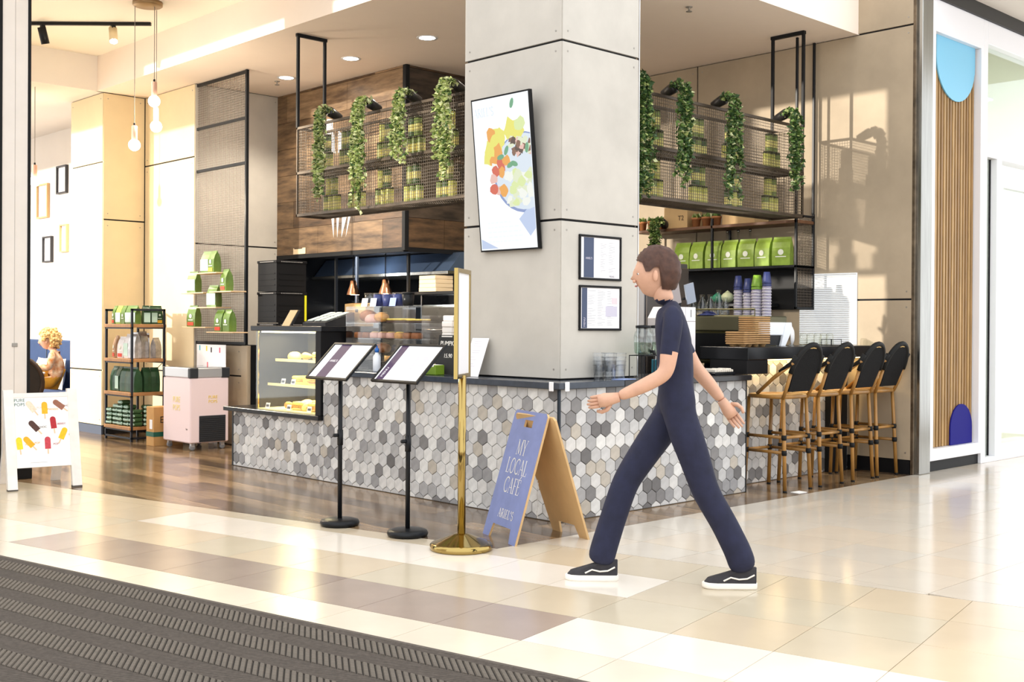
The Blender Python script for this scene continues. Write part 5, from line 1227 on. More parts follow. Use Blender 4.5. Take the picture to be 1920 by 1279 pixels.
# ================================================================== PASTRIES AND COUNTER THINGS
M_crust = [mat('crust_gold', srgb(214, 150, 70), .5, var=.3, vscale=24), mat('crust_brown', srgb(156, 92, 44), .5, var=.3, vscale=24), mat('crust_pale', srgb(238, 200, 130), .55, var=.2, vscale=24), mat('crumb_yellow', srgb(246, 214, 110), .6, var=.2, vscale=30), mat('cake_dark', srgb(70, 42, 30), .5, var=.3, vscale=24), mat('icing_pink', srgb(228, 176, 160), .45)]
def dome(r, h, m, n=14):
    b = B(); b.smooth = True; b.lathe([(r*.86, 0), (r, h*.25), (r*.95, h*.55), (r*.7, h*.85), (r*.3, h*.99), (.0, h)], n=n); return b
def pastry(kind, loc, rz, label, k=0, group=None, s=1.):
    t = thing({'bun': 'bread_bun', 'croissant': 'croissant', 'slice': 'cake_slice', 'donut': 'doughnut', 'muffin': 'muffin', 'sandwich': 'sandwich', 'loaf': 'bread_loaf', 'tart': 'tart_slab', 'pie': 'small_cake'}[kind], label, {'bun': 'bun', 'croissant': 'croissant', 'slice': 'cake', 'donut': 'doughnut', 'muffin': 'muffin', 'sandwich': 'sandwich', 'loaf': 'bread', 'tart': 'tart', 'pie': 'cake'}[kind], loc, rz, group)
    if kind == 'bun': dome(.055*s, .06*s, 0).obj('crust', M_crust[k], t)
    elif kind == 'loaf':
        b = B(); b.smooth = True; b.tube([(-.11*s, 0, .049*s), (-.08*s, 0, .054*s), (0, 0, .059*s), (.08*s, 0, .054*s), (.11*s, 0, .049*s)], [.02*s, .042*s, .052*s, .042*s, .02*s], n=12); o = b.obj('crust', M_crust[k], t)
        for q in (-.05, 0, .05): B().prism([(-.03*s, -.004), (.03*s, -.004), (.03*s, .004), (-.03*s, .004)], (q*s, 0, .1065*s), (.5, .87, 0), (-.87, .5, 0), .002).obj('score', M_crust[2], o)
    elif kind == 'croissant':
        b = B(); b.smooth = True; P = []; Rr = []
        for i in range(15):
            a = PI*(i/14); P.append((.07*s*math.cos(a), .045*s*math.sin(a), .031*s)); Rr.append(s*(.006+.022*math.sin(a))*(1.08 if i % 2 else .92))
        b.tube(P, Rr, n=10); b.obj('crust', M_crust[k], t)
    elif kind == 'slice':
        B().bbox(-.04*s, -.03*s, 0, .04*s, .03*s, .045*s, .004).obj('sponge', M_crust[k], t); B().bbox(-.041*s, -.031*s, .045*s, .041*s, .031*s, .058*s, .004).obj('icing', M_crust[3], t)
    elif kind == 'sandwich':
        B().bbox(-.06*s, -.045*s, 0, .06*s, .045*s, .022*s, .008).obj('bread', M_crust[2], t); B().bbox(-.064*s, -.048*s, .022*s, .064*s, .048*s, .034*s, .004).obj('filling', mat('salad_fill', srgb(196, 140, 60), .6, var=.5, vscale=60), t); B().bbox(-.06*s, -.045*s, .034*s, .06*s, .045*s, .062*s, .01).obj('bread', M_crust[3], t)
    elif kind == 'donut':
        b = B(); b.smooth = True; b.tube([(.036*s*math.cos(a), .036*s*math.sin(a), .02*s) for a in [2*PI*i/16 for i in range(16)]], .02*s, n=8, closed=True); b.obj('dough', M_crust[k], t)
        b = B(); b.smooth = True; b.tube([(.036*s*math.cos(a), .036*s*math.sin(a), .028*s) for a in [2*PI*i/16 for i in range(16)]], .0165*s, n=8, closed=True); b.obj('glaze', M_crust[5], t)
    elif kind == 'muffin':
        b = B(); b.smooth = True; b.lathe([(.026*s, 0), (.034*s, .04*s)], n=14); b.obj('paper_case', mat('muffin_paper', srgb(226, 214, 190), .7), t); q = dome(.042*s, .035*s, 0); q.v = [(x, y, z+.038*s) for x, y, z in q.v]; q.obj('top', M_crust[k], t)
    elif kind == 'tart':
        B().bbox(-.07*s, -.16*s, 0, .07*s, .16*s, .025*s, .004).obj('base', M_crust[4], t); B().bbox(-.068*s, -.158*s, .025*s, .068*s, .158*s, .045*s, .008).obj('topping', M_crust[3], t)
    elif kind == 'pie':
        b = B(); b.smooth = True; b.lathe([(.04*s, 0), (.046*s, .008*s), (.046*s, .038*s), (.04*s, .046*s), (.0, .048*s)], n=16); b.obj('crust', M_crust[k], t)
        b = B(); b.smooth = True; b.lathe([(.034*s, .046*s), (.03*s, .053*s), (.0, .055*s)], n=14); b.obj('topping', M_crust[(k+3) % 6], t)
    return t
# in the glass case (tray z .552, shelves .767, .982)
rnd = random.Random(21)
gA, gB, gC = 'pastries on the case floor', 'pastries on the case lower shelf', 'pastries on the case upper shelf'
for i, yy in enumerate((3.36, 3.25, 3.13, 3.01, 2.90)):
    pastry(('croissant', 'sandwich', 'bun', 'sandwich', 'croissant')[i], (.14, yy, .553), rnd.uniform(-.4, .4)+R(90), 'golden %s in the front row of the pastry case floor, %s from the ledge end' % (('croissant', 'sandwich', 'bun', 'sandwich', 'croissant')[i], ordn[i]), (0, 2, 2, 3, 0)[i], gA, 1.15)
    pastry(('bun', 'croissant', 'sandwich', 'bun', 'muffin')[i], (.30, yy+.03, .553), rnd.uniform(-.4, .4)+R(90), 'yellow %s in the back row of the pastry case floor, %s from the ledge end' % (('bun', 'croissant', 'sandwich', 'bun', 'muffin')[i], ordn[i]), 3, gA, 1.3)
for i, yy in enumerate((3.40, 3.27, 3.14, 3.01, 2.89)): pastry(('sandwich', 'slice', 'sandwich', 'bun', 'slice')[i], (.24, yy, .768), rnd.uniform(-.3, .3), 'pastry on the lower shelf of the pastry case, %s from the ledge end' % ordn[i], (2, 3, 2, 0, 0)[i], gB, 1.2)
for i, yy in enumerate((3.60, 3.34, 3.22, 3.08, 2.92)): pastry(('bun', 'croissant', 'sandwich', 'croissant', 'bun')[i], (.30, yy, .983), rnd.uniform(-.6, .6)+R(90), 'pastry on the upper shelf of the pastry case, %s from the ledge end' % ordn[i], (3, 0, 2, 0, 3)[i], gC, 1.15)
M_tagc = mat('price_card', srgb(228, 230, 238), .5)
for i, (x, y, z) in enumerate(((.03, 3.62, .553), (.03, 3.28, .553), (.04, 2.98, .553), (.125, 3.52, .768), (.125, 3.36, .768))):
    t = thing('price_card', ['little price card at the ledge end of the case floor', 'little price card amid the case floor pastries', 'little price card by the case jamb', 'price card on the case shelf edge, ledge side', 'price card on the case shelf edge, counter side'][i], 'price card', (x, y, z), 0, 'price cards in the pastry case')
    B().prism([(-.032, 0), (.032, 0), (.032, .05), (-.032, .05)], (0, 0, 0), LX, (.25, 0, .97), .002).obj('card', M_tagc, t); B().prism([(-.024, .014), (.024, .014), (.024, .034), (-.024, .034)], (-.0022, 0, 0), LX, (.25, 0, .97), .0006).obj('print', mat('price_ink', srgb(60, 64, 90), .6), t)
# things on top of the case (top z 1.286)
dk = mat('matt_black_card', (.02, .02, .022), .6)
t = thing('cutlery_caddy', 'black sloping caddy of wrapped cutlery on top of the pastry case', 'caddy', (.12, 2.86, 1.286))
b = B(); b.prism([(0, 0), (.30, 0), (.30, .12), (0, .03)], (0, .34, 0), (1, 0, 0), (0, 0, 1), .34); b.obj('caddy_box', dk, t)
for k in range(3):
    for q in range(2):
        x0, x1 = .03+q*.13, .14+q*.13; f = lambda x: .035+.3*x
        B().add([(x0, .03+k*.105, f(x0)), (x1, .03+k*.105, f(x1)), (x1, .10+k*.105, f(x1)), (x0, .10+k*.105, f(x0)), (x0, .03+k*.105, f(x0)+.008), (x1, .03+k*.105, f(x1)+.008), (x1, .10+k*.105, f(x1)+.008), (x0, .10+k*.105, f(x0)+.008)], [(3, 2, 1, 0), (4, 5, 6, 7), (0, 1, 5, 4), (1, 2, 6, 5), (2, 3, 7, 6), (3, 0, 4, 7)]).obj('wrapped_cutlery', mat('wrapped_white', srgb(214, 222, 214), .5), t)
t = thing('paper_bag', 'brown paper carry bag standing beside the acrylic case', 'bag', (.46, 2.76, 1.286))
b = B(); b.add([(0, 0, 0), (.09, 0, 0), (.09, .30, 0), (0, .30, 0), (.0, -.01, .19), (.09, -.01, .2), (.10, .31, .205), (.01, .31, .195)], [(3, 2, 1, 0), (0, 1, 5, 4), (1, 2, 6, 5), (2, 3, 7, 6), (3, 0, 4, 7)]); b.obj('bag_body', mat('kraft_paper', srgb(206, 164, 104), .75, var=.12, vscale=9), t)
B().box(-.003, .10, .12, -.001, .14, .15).obj('print_dot', M_cardp, t)
t = thing('card_holder', 'slim dark card holder standing at the case end', 'card holder', (.12, 3.40, 1.286)); B().prism([(0, 0), (.03, 0), (.11, .14), (.095, .14)], (0, .14, 0), (1, 0, 0), (0, 0, 1), .14).obj('holder', dk, t); B().prism([(-.002, .0), (.0, .0), (.09, .14), (.086, .14)], (0, .13, .0), (1, 0, 0), (0, 0, 1), .12).obj('card', mat('gold_card', srgb(190, 160, 110), .4), t)
# black cabinet closing the gap between case and acrylic stand
t = thing('till_cabinet', 'black till cabinet between pastry case and acrylic stand', 'cabinet', (.24, 2.64, .926)); B().bbox(0, 0, 0, .34, .055, .34, .003).obj('cabinet_body', M_blk_gloss, t); B().bbox(-.01, -.005, .34, .35, .06, .358, .003).obj('cabinet_top', M_blk_gloss, t)
# acrylic stand with cakes
ac = thing('acrylic_stand', 'clear acrylic three-tier cake stand on the worktop', 'cake stand', (.17, 1.64, .926))
AW, AD, AH = .99, .34, .52
M_acr2 = glass('acrylic_edge', (.93, .93, .92), .22); M_acrs = glass('acrylic_sheet', (.97, .98, .98), .03)
for z in (.13, .26, .385, AH): B().box(0, 0, z-.004, AD, AW, z+.004).obj('tier', M_acr2, ac)
for yy in (0, AW/2, AW): B().box(0, yy-.004, 0, AD, yy+.004, AH).obj('upright', M_acr2, ac)
B().box(-.002, 0, 0, .002, AW, AH).obj('front_sheet', M_acrs, ac)
B().box(-.003, 0, -.0, .012, AW, .008).obj('base_lip', M_steel, ac)
gD, gE, gF = 'bakes on the acrylic top tier', 'bakes on the acrylic middle tier', 'bakes on the acrylic lower tier'
pastry('loaf', (.30, 2.50, 1.316), R(80), 'round brown loaf on the acrylic top tier, end by the till', 1, gD, 1.0); pastry('bun', (.24, 2.36, 1.316), 0, 'pale bun on the acrylic top tier beside the loaf', 5, gD, 1.2); pastry('loaf', (.24, 2.24, 1.316), R(85), 'long golden loaf in the middle of the acrylic top tier', 0, gD, .8)
pastry('tart', (.27, 2.02, 1.316), 0, 'yellow-topped dark tart slab on the acrylic top tier', 4, gD, .8); pastry('tart', (.27, 1.81, 1.316), 0, 'yellow-topped dark tart slab at the box end of the acrylic top tier', 4, gD, .7)
for i in range(8): pastry('pie', (.25, 2.55-i*.108, 1.191), 0, 'little round cake on the acrylic middle tier, %s from the till' % ordn[i], (1, 1, 5, 5, 5, 0, 1, 1)[i], gE, 1.0)
for i in range(3): pastry('donut', (.35, 2.30-i*.11, 1.191), 0, 'iced doughnut behind the cakes on the acrylic middle tier, %s from the till' % ordn[i], 0, gE, .95)
pastry('croissant', (.27, 2.49, 1.062), R(80), 'big golden croissant on the acrylic lower tier', 0, gF, 1.5); pastry('loaf', (.28, 2.27, 1.062), R(85), 'sliced brown loaf on the acrylic lower tier', 1, gF, .85); pastry('bun', (.26, 1.95, 1.061), 0, 'brown bun on the acrylic lower tier', 1, gF, 1.1)
t = thing('cake_tin', 'small dark tin on the worktop under the acrylic stand', 'tin', (.25, 2.32, .936)); B().bbox(0, 0, 0, .1, .12, .05, .006).obj('tin_body', M_sblk, t); B().bbox(-.002, -.002, .05, .102, .122, .06, .003).obj('lid', M_sblk, t)
t = thing('sanitiser_bottle', 'white pump bottle with a blue top before the acrylic stand', 'bottle', (.09, 2.10, .926)); b = B(); b.smooth = True; b.lathe([(.028, 0), (.032, .006), (.032, .12), (.014, .145), (.014, .155)], n=16); b.obj('bottle_body', mat('bottle_clear', srgb(226, 230, 238), .2), t); b = B(); b.smooth = True; b.lathe([(.017, .155), (.017, .185), (.006, .19), (.006, .205)], n=14); b.tube([(0, 0, .205), (-.03, 0, .205)], .006, n=8); b.obj('pump', mat('pump_blue', srgb(34, 104, 190), .4), t)
# tubs on top of the acrylic stand
M_navyc = mat('cup_navy', srgb(44, 54, 104), .45); M_clr = glass('clear_plastic', (.94, .96, .97), .14, .08)
for i, (y, k) in enumerate(((2.52, 0), (2.40, 1), (2.28, 1), (2.14, 2), (2.02, 3))):
    t = thing('takeaway_tub', ['clear tub with white label on the acrylic stand, nearest the paper bag', 'navy tub on the acrylic stand beside the white label', 'second navy tub on the acrylic stand', 'pale blue labelled tub on the acrylic stand', 'dark tub at the end of the acrylic stand row'][i], 'tub', (.34, y, 1.4505), 0, 'tubs on the acrylic stand')
    b = B(); b.smooth = True; b.lathe([(.042, 0), (.052, .10)], n=18); b.obj('tub_body', (M_clr, M_navyc, M_navyc, M_navyc, M_sblk)[i], t); b = B(); b.smooth = True; b.lathe([(.054, .10), (.054, .11), (.04, .114), (.0, .114)], n=18); b.obj('lid', M_clr if k != 3 else M_sblk, t)
    if i in (0, 1, 3): B().prism([(-.04, 0), (.04, 0), (.04, .07), (-.04, .07)], (-.068, 0, 0), LX, (.2, 0, .98), .003).obj('price_label', (M_paper, None, None, mat('label_blue', srgb(140, 156, 214), .5))[i] if i != 1 else mat('label_pale', srgb(200, 206, 230), .5), t)
# white boxes, chalkboard, green carton
M_wbox = mat('white_card_box', srgb(240, 234, 228), .7)
for st_i, (x, y, n_) in enumerate(((.40, 1.50, 10), (.42, 1.36, 6))):
    for k in range(n_):
        o = B().bbox(-.09, -.06, 0, .09, .06, .044, .006).obj('takeaway_box', M_wbox); o.location = (x+random.uniform(-.006, .006), y+random.uniform(-.006, .006), .926+k*.045); o.rotation_euler = (0, 0, random.uniform(-.06, .06))
        tag(o, ('white takeaway box in the taller stack beside the acrylic stand' if st_i == 0 else 'white takeaway box in the shorter stack beside the column'), 'takeaway box', 'white boxes '+('taller' if st_i == 0 else 'shorter')+' stack')
t = thing('chalkboard', 'small black chalkboard advertising pumpkin soup on the worktop', 'chalkboard', (.20, 1.37, .926)); B().prism([(-.13, 0), (.13, 0), (.13, .30), (-.13, .30)], (0, 0, 0), LX, (.15, 0, .99), -.012 if False else .012).obj('board', mat('chalk_black', (.02, .02, .02), .8), t)
M_chalk = mat('chalk_white', srgb(236, 232, 224), .8); nC = LX.cross(Vector((.15, 0, .99))).normalized(); oC = nC*.0135
text_mesh('PUMPKIN', .05, M_chalk, oC+Vector((.15, 0, .99))*.235, LX, (.15, 0, .99), parent=t); text_mesh('15.90', .045, M_chalk, oC+Vector((.15, 0, .99))*.14, LX, (.15, 0, .99), parent=t); lines(t, oC, LX, Vector((.15, 0, .99)), -.1, .1, .27, .285, 1, 3, M_chalk, h=.008)
t = thing('green_carton', 'lime green carton lying before the chalkboard', 'carton', (.06, 1.34, .926)); B().bbox(0, 0, 0, .09, .26, .075, .004).obj('carton_body', mat('carton_green', srgb(110, 140, 30), .5), t); B().box(-.001, .02, .062, .091, .24, .0765).obj('white_edge', M_paper, t)
t = thing('card_terminal', 'black payment terminal on the worktop beside the brass stand', 'card terminal', (-.01, 1.28, .926), R(20)); B().prism([(0, 0), (.16, 0), (.16, .03), (.06, .055), (0, .025)], (0, .09, 0), (0, 1, 0), (0, 0, 1), -.08).obj('terminal_body', M_sblk, t); B().box(.02, .12, .05, .06, .2, .056).obj('keypad', dk, t)
t = thing('leaflet_card', 'white leaflet card leaning against the column on the worktop', 'card', (.12, 1.02, .926)); B().prism([(-.09, 0), (.09, 0), (.09, .30), (-.09, .30)], (0, 0, 0), LX, Vector((.36, 0, .93)).normalized(), .003).obj('card', M_paper, t)
cU = Vector((.36, 0, .93)).normalized(); lines(t, LX.cross(cU).normalized()*.0036, LX, cU, -.05, .05, .06, .27, 12, 5, M_lilac)
# ================================================================== KITCHEN
hd = thing('cooker_hood', 'blue-black steel cooker hood over the dark kitchen', 'hood', (2.42, 3.9, 1.84)); B().prism([(0, .03), (.7, .03), (.7, .24), (.18, .24)], (0, 2.55, 0), (1, 0, 0), (0, 0, 1), 2.5).obj('hood_canopy', mat('hood_steel', srgb(96, 116, 146), .3, .7), hd); B().bbox(-.02, .04, 0, .72, 2.56, .035, .003).obj('hood_lip', M_steel, hd)
for i, yy in enumerate((5.62, 5.22, 4.30)):
    tag(B().bbox(2.16, yy, 0, 2.19, yy+.03, 2.06, .002).obj('kitchen_post', M_sblk), 'slim black kitchen post under the plank bulkhead, %s from the crates' % ordn[i], 'post', 'kitchen posts')
ks = thing('kitchen_shelf', 'steel shelf carrying pans in the dark kitchen', 'shelf', (2.83, 4.2, 1.50)); B().bbox(0, 0, 0, .3, 2.2, .03, .003).obj('shelf_plate', M_steel, ks); [B().box(.1, a, -1.5, .13, a+.03, 0).obj('leg', M_sblk, ks) for a in (.05, 2.1)]
M_pan = mat('pan_alu', (.6, .6, .6), .35, .9)
def pan(loc, r, h, m, label, name='saucepan', hdl=True):
    t = thing(name, label, 'pan', loc); b = B(); b.smooth = True; b.lathe([(.0, 0), (r*.85, 0), (r, h*.2), (r*1.05, h), (r*.97, h), (r*.8, .01), (.0, .01)], n=20); b.obj('pan_body', m, t)
    if hdl: b = B(); b.smooth = True; b.tube([(-r*.7, r*.7, h*.8), (-r*.95, r*1.6, h*1.25)], .009, n=8); b.obj('handle', M_sblk, t)
pan((2.95, 5.85, 1.531), .10, .12, M_pan, 'silver saucepan on the kitchen shelf'); pan((2.97, 6.18, 1.531), .12, .06, M_sblk, 'black frying pan on the kitchen shelf', 'frying_pan')
b = thing('prep_bench', 'stainless prep bench inside the dark kitchen', 'bench', (2.21, 3.6, 0)); B().bbox(0, 0, .86, .6, 2.8, .90, .003).obj('bench_top', M_steel, b); B().box(.02, .02, 0, .58, 2.78, .86).obj('cupboard', M_sblk, b)
ov = thing('counter_oven', 'dark counter-top oven below the stacked boxes in the kitchen', 'oven', (2.24, 3.68, .901)); B().bbox(0, 0, 0, .5, .62, .42, .01).obj('oven_body', mat('oven_dark', (.05, .05, .055), .3, .5), ov); B().box(-.006, .05, .08, 0, .57, .32).obj('oven_door', M_blk_gloss, ov); b_ = B(); b_.smooth = True; b_.tube([(-.03, .08, .35), (-.03, .54, .35)], .01, n=8); b_.obj('handle', M_steel, ov)
M_cbox = mat('cream_box', srgb(232, 208, 170), .7)
t0 = thing('pass_shelf', 'black pass shelf over the oven holding cream boxes', 'shelf', (2.2, 3.60, 1.62)); B().bbox(0, 0, 0, .36, .90, .03, .003).obj('shelf_plate', M_sblk, t0); [B().box(.28, a, -.72, .30, a+.02, 0).obj('leg', M_sblk, t0) for a in (.02, .86)]
for k in range(4):
    o = B().bbox(-.12, -.14, 0, .12, .14, .042, .004).obj('pizza_box', M_cbox); o.location = (2.38, 4.10+random.uniform(-.008, .008), 1.651+k*.043); o.rotation_euler = (0, 0, random.uniform(-.06, .06)); tag(o, 'cream pizza box stacked on the kitchen pass shelf', 'box', 'cream boxes on the pass shelf')
M_cop = mat('copper', (.72, .36, .2), .22, 1.)
for i, yy in enumerate((5.13, 4.55)):
    t = thing('heat_lamp', ['copper heat lamp on a coiled cord, nearer the crates', 'copper heat lamp on a coiled cord, nearer the column'][i], 'lamp', (2.05, yy, 1.63), 0, 'copper heat lamps')
    b = B(); b.smooth = True; b.lathe([(.075, 0), (.06, .05), (.04, .10), (.034, .15), (.02, .16)], n=20, cap=False); b.obj('shade', M_cop, t); b = B(); b.tube([(.007*math.cos(k*1.6), .007*math.sin(k*1.6), .15+k*.0042) for k in range(68)], .004, n=5); b.obj('cord', M_sblk, t); b = B(); b.smooth = True; b.ball((0, 0, .03), .03, 10, 8); b.obj('bulb', mat('heat_bulb', (1, .5, .2), emit=(1, .5, .2), es=4.), t); light('POINT', 'heat_lamp_light', (2.05, yy, 1.6), 3, (1, .7, .4), shadow_soft_size=.03)
for i, (yy, c) in enumerate(((5.0, 2), (4.88, 0), (4.72, 1))): pastry('bun', (2.4, yy, .901), 0, 'bun on the kitchen prep bench, %s from the crates' % ordn[i], c, 'buns on the prep bench')
# wall logo and small notice on the plank wall
lg_ = thing('wall_logo', 'white crown-like leaf logo painted on the plank bulkhead', 'logo', (1.9385, 5.2, 0)); M_logo = mat('logo_white', srgb(226, 222, 220), .6)
for y0, y1, ya in ((5.40, 5.34, 5.35), (5.30, 5.24, 5.28), (5.19, 5.09, 5.20), (5.07, 5.02, 5.12)): B().add([(-.0006, y0-5.2, 2.52), (-.0006, y1-5.2, 2.52), (-.0006, ya-5.2, 2.26)], [(0, 2, 1)]).obj('logo_leaf', M_logo, lg_)
B().add([(-.0006, .36, 3.28), (-.0006, .36, 3.52), (-.0006, .28, 3.60), (-.0006, .18, 3.58), (-.0006, .12, 3.2)], [(0, 1, 2, 3, 4)][::1]).obj('logo_leaf', M_logo, lg_); B().add([(-.0006, .08, 3.2), (-.0006, .08, 3.46), (-.0006, -.02, 3.38), (-.0006, -.02, 3.2)], [(0, 1, 2, 3)]).obj('logo_leaf', M_logo, lg_)
t = thing('notice_plate', 'small cream notice plate low on the plank bulkhead', 'notice', (1.936, 5.90, 2.11)); B().box(-.003, 0, 0, 0, .25, .07).obj('plate', M_cbox, t); lines(t, (-.0036, .23, 0), LX, LY, 0, .2, .01, .06, 3, 2, M_cardp, h=.01)

l = light('AREA', 'hood_fill', (2.12, 5.2, 2.0), 22, (.85, .92, 1), shape='RECTANGLE', size=.1, size_y=1.6); aim(l, (.95, 0, -.15))  # fill light added in front of the hood to brighten its steel
# ================================================================== BACK BAR ON THE CONCRETE WALL
bs = thing('wall_shelf', 'black steel wall shelf with timber top behind the bar', 'shelf', (3.80, .62, 1.47)); SL_ = 1.95
M_shw = mat('shelf_walnut', srgb(104, 70, 46), .5, var=.25, vscale=8, stretch=(3, .6, 1))
B().bbox(0, 0, .80, .315, SL_, .83, .003).obj('timber_board', M_shw, bs); B().bbox(0, 0, .385, .315, SL_, .41, .003).obj('steel_board', M_sblk, bs)
for a in ((0, 0), (.295, 0), (0, .95), (.295, .95), (0, SL_-.02), (.295, SL_-.02)): B().bbox(a[0], a[1], 0 if a[1] == 0 else .385, a[0]+.022, a[1]+.022, .90, .002).obj('post', M_sblk, bs)
for z in (0, .385, .86): B().bbox(0, 0, z, .315, .02, z+.02, .002).obj('end_rail', M_sblk, bs)
wires(B(), (.0, .012, 0), (1, 0, 0), (0, 0, 1), .31, .86, .026, .0015).obj('end_mesh', M_wire, bs, kind='stuff')
B().box(.305, .02, .0, .314, SL_, .385).obj('back_panel', M_black, bs)
for a in (.0, .29): B().bbox(a, .0, .90, a+.022, .022, 2.515, .002).obj('hanger', M_sblk, bs)
for i in range(7): bag((3.93, 2.02-i*.195, 1.881), RL+R((6, -5, 4, -3, 5, -6, 14)[i]), .175, .10, .275, 1, 'mark', 'large lime green coffee bag on the wall shelf, %s from the vine' % ordn[i], 'lime bags on the wall shelf')
M_terra = mat('terracotta', srgb(176, 116, 72), .7, var=.15)
def pot(loc, label, seed):
    t = thing('potted_succulent', label, 'potted plant', loc, 0, 'little terracotta pots'); b = B(); b.smooth = True; b.lathe([(.0, 0), (.036, 0), (.045, .075), (.05, .075), (.05, .095), (.042, .095), (.04, .08), (.0, .08)], n=16); b.obj('pot', M_terra, t)
    rnd = random.Random(seed); lv = B()
    for k in range(46): lv.mi = rnd.choices(range(4), (4, 5, 2, 1))[0]; leaf(lv, (rnd.uniform(-.03, .03), rnd.uniform(-.03, .03), .08), (rnd.uniform(-1, 1), rnd.uniform(-.7, .7), rnd.uniform(.8, 1.8)), rnd.uniform(.04, .07), rnd)
    lv.obj('foliage', M_leaf, t, kind='stuff')
for i, y in enumerate((2.53, 2.40, 2.28)): pot((3.88, y, 2.301), 'terracotta pot of leaves by the column, %s along the wall shelf' % ordn[i], 30+i)
for i, y in enumerate((1.83, 1.705, 1.58)): pot((3.88, y, 2.301), 'terracotta pot of leaves beside the T2 carton, %s from the carton' % ordn[i], 40+i)
t = thing('cardboard_box', 'brown carton marked T2 on the wall shelf', 'box', (3.85, 1.92, 2.301)); B().bbox(0, 0, 0, .25, .30, .22, .004).obj('carton', mat('cardboard_pale', srgb(196, 164, 118), .75, var=.06), t); text_mesh('T2', .07, M_cardp, (-.002, .08, .10), LX, LY, parent=t)
t = thing('cardboard_box', 'plain long brown carton near the shelf end mesh', 'box', (3.86, 1.12, 2.301)); B().bbox(0, 0, 0, .24, .38, .14, .004).obj('carton', MATS['cardboard_pale'], t); B().box(.11, -.001, .138, .13, .381, .1415).obj('tape', M_card, t)
vine(3.78, 2.20, 2.302, (-1, 0, 0), .42, .2, 'green vine trailing from the wall shelf over the lime bags', 77, (3, 5, 3, 1), None, True)
# bottles above the bags
for i, y in enumerate((1.55, 1.42, 1.28)):
    t = thing('glass_bottle', 'clear bottle standing behind the lime bags, %s from the T2 carton' % ordn[i], 'bottle', (4.02, y, 1.881), 0, 'bottles behind the lime bags'); b = B(); b.smooth = True; b.lathe([(.03, 0), (.033, .01), (.033, .22), (.012, .29), (.012, .36)], n=14); b.obj('bottle_glass', M_clr, t); b = B(); b.smooth = True; b.lathe([(.014, .355), (.014, .38), (.0, .38)], n=10); b.obj('stopper', M_steel, t)
# back counter with coffee machine
bc = thing('back_counter', 'dark back counter behind the bar carrying the coffee machine', 'counter', (3.05, .62, 0)); B().bbox(0, 0, .86, 1.06, 2.1, .90, .004).obj('counter_top', M_blk_gloss, bc); B().box(.03, .03, 0, 1.05, 2.08, .86).obj('cupboard', M_black, bc)
cm = thing('coffee_machine', 'olive and steel espresso machine loaded with cups behind the bar', 'coffee machine', (3.2, .64, .901)); M_oliv = mat('olive_enamel', srgb(96, 92, 56), .35, .4)
B().bbox(0, 0, .06, .5, .86, .44, .02).obj('machine_body', M_oliv, cm); B().bbox(-.02, .02, .36, .52, .84, .50, .01).obj('cup_tray', mat('machine_top', srgb(120, 118, 96), .3, .6), cm); B().box(-.03, .05, .10, 0, .81, .34).obj('front_panel', M_sblk, cm); [B().bbox(a, c, 0, a+.04, c+.04, .06, .004).obj('foot', M_sblk, cm) for a in (.02, .44) for c in (.03, .79)]
b = B(); b.tube([(.0, .02, .499), (.0, .84, .499), (.0, .84, .56), (.0, .02, .56)], .008, n=6, closed=True); b.obj('tray_rail', M_oliv, cm)
M_cupw = mat('paper_cup_white', srgb(240, 238, 240), .5); M_cupg = mat('paper_cup_gap_shade', srgb(150, 146, 166), .6); M_cupl = mat('cup_leaf_print', srgb(120, 160, 50), .5, var=.4, vscale=18)  # grey-lilac cup walls paint in the dark gaps between nested white rims
def cup_stack(loc, n_, r, top, label, k):
    for i in range(n_+2):
        t = thing('paper_cup', label+(' (printed outer cup)' if i >= n_ else ' (nested cup)'), 'paper cup', (loc[0], loc[1], loc[2]+i*.022), 0, 'cup stack %d' % k) if False else thing('paper_cup', label, 'paper cup', (loc[0], loc[1], loc[2]+i*.027), 0, 'nested cups, stack %d' % k)
        b = B(); b.smooth = True; b.lathe([(r, 0), (r*.66, .10), (.0005, .10)], n=14, cap=False); b.obj('cup_wall', top if i >= n_ else M_cupg, t); b = B(); b.smooth = True; b.tube([(r*math.cos(a), r*math.sin(a), 0) for a in [2*PI*q/14 for q in range(14)]], .0026, n=5, closed=True); b.obj('rim', M_cupw if i < n_ else top, t)
for k, (y, n_, r, m, lb) in enumerate(((.86, 9, .042, M_navyc, 'navy-topped cup in the stack nearest the glass bottles'), (.755, 8, .042, M_navyc, 'navy-topped cup in the second stack on the coffee machine'), (.655, 9, .052, M_cupl, 'leaf-print cup in the wide stack on the coffee machine'), (.55, 10, .042, M_navyc, 'navy-topped cup in the stack beside the mesh shelf end'))):
    zz = 1.402 if k < 3 else .90+.502
    cup_stack((3.40, y+.12, zz+.001), n_, r, m, lb, k+1)
for i, (y, h, m) in enumerate(((1.44, .17, M_clr), (1.33, .2, M_clr), (1.24, .2, M_clr), (1.14, .24, M_clr), (1.07, .17, M_clr))):
    t = thing('glass_carafe', 'clear glass carafe on the coffee machine, %s from the white grinder' % ordn[i], 'carafe', (3.32, y, 1.403), 0, 'carafes on the coffee machine'); b = B(); b.smooth = True; b.lathe([(.0, 0), (.038, 0), (.044, .02), (.04, h*.55), (.018, h*.8), (.024, h)], n=16); b.obj('glass', glass('carafe_glass', (.9, .93, .94), .16), t); b = B(); b.smooth = True; b.tube([(.02, 0, h*.8), (.055, 0, h*.7), (.042, 0, h*.3)], .005, n=6); b.obj('handle', M_clr, t)
t = thing('folded_cloth', 'crumpled navy cloth on the coffee machine', 'cloth', (3.24, 1.20, 1.403)); b = B(); b.smooth = True; n_ = 10
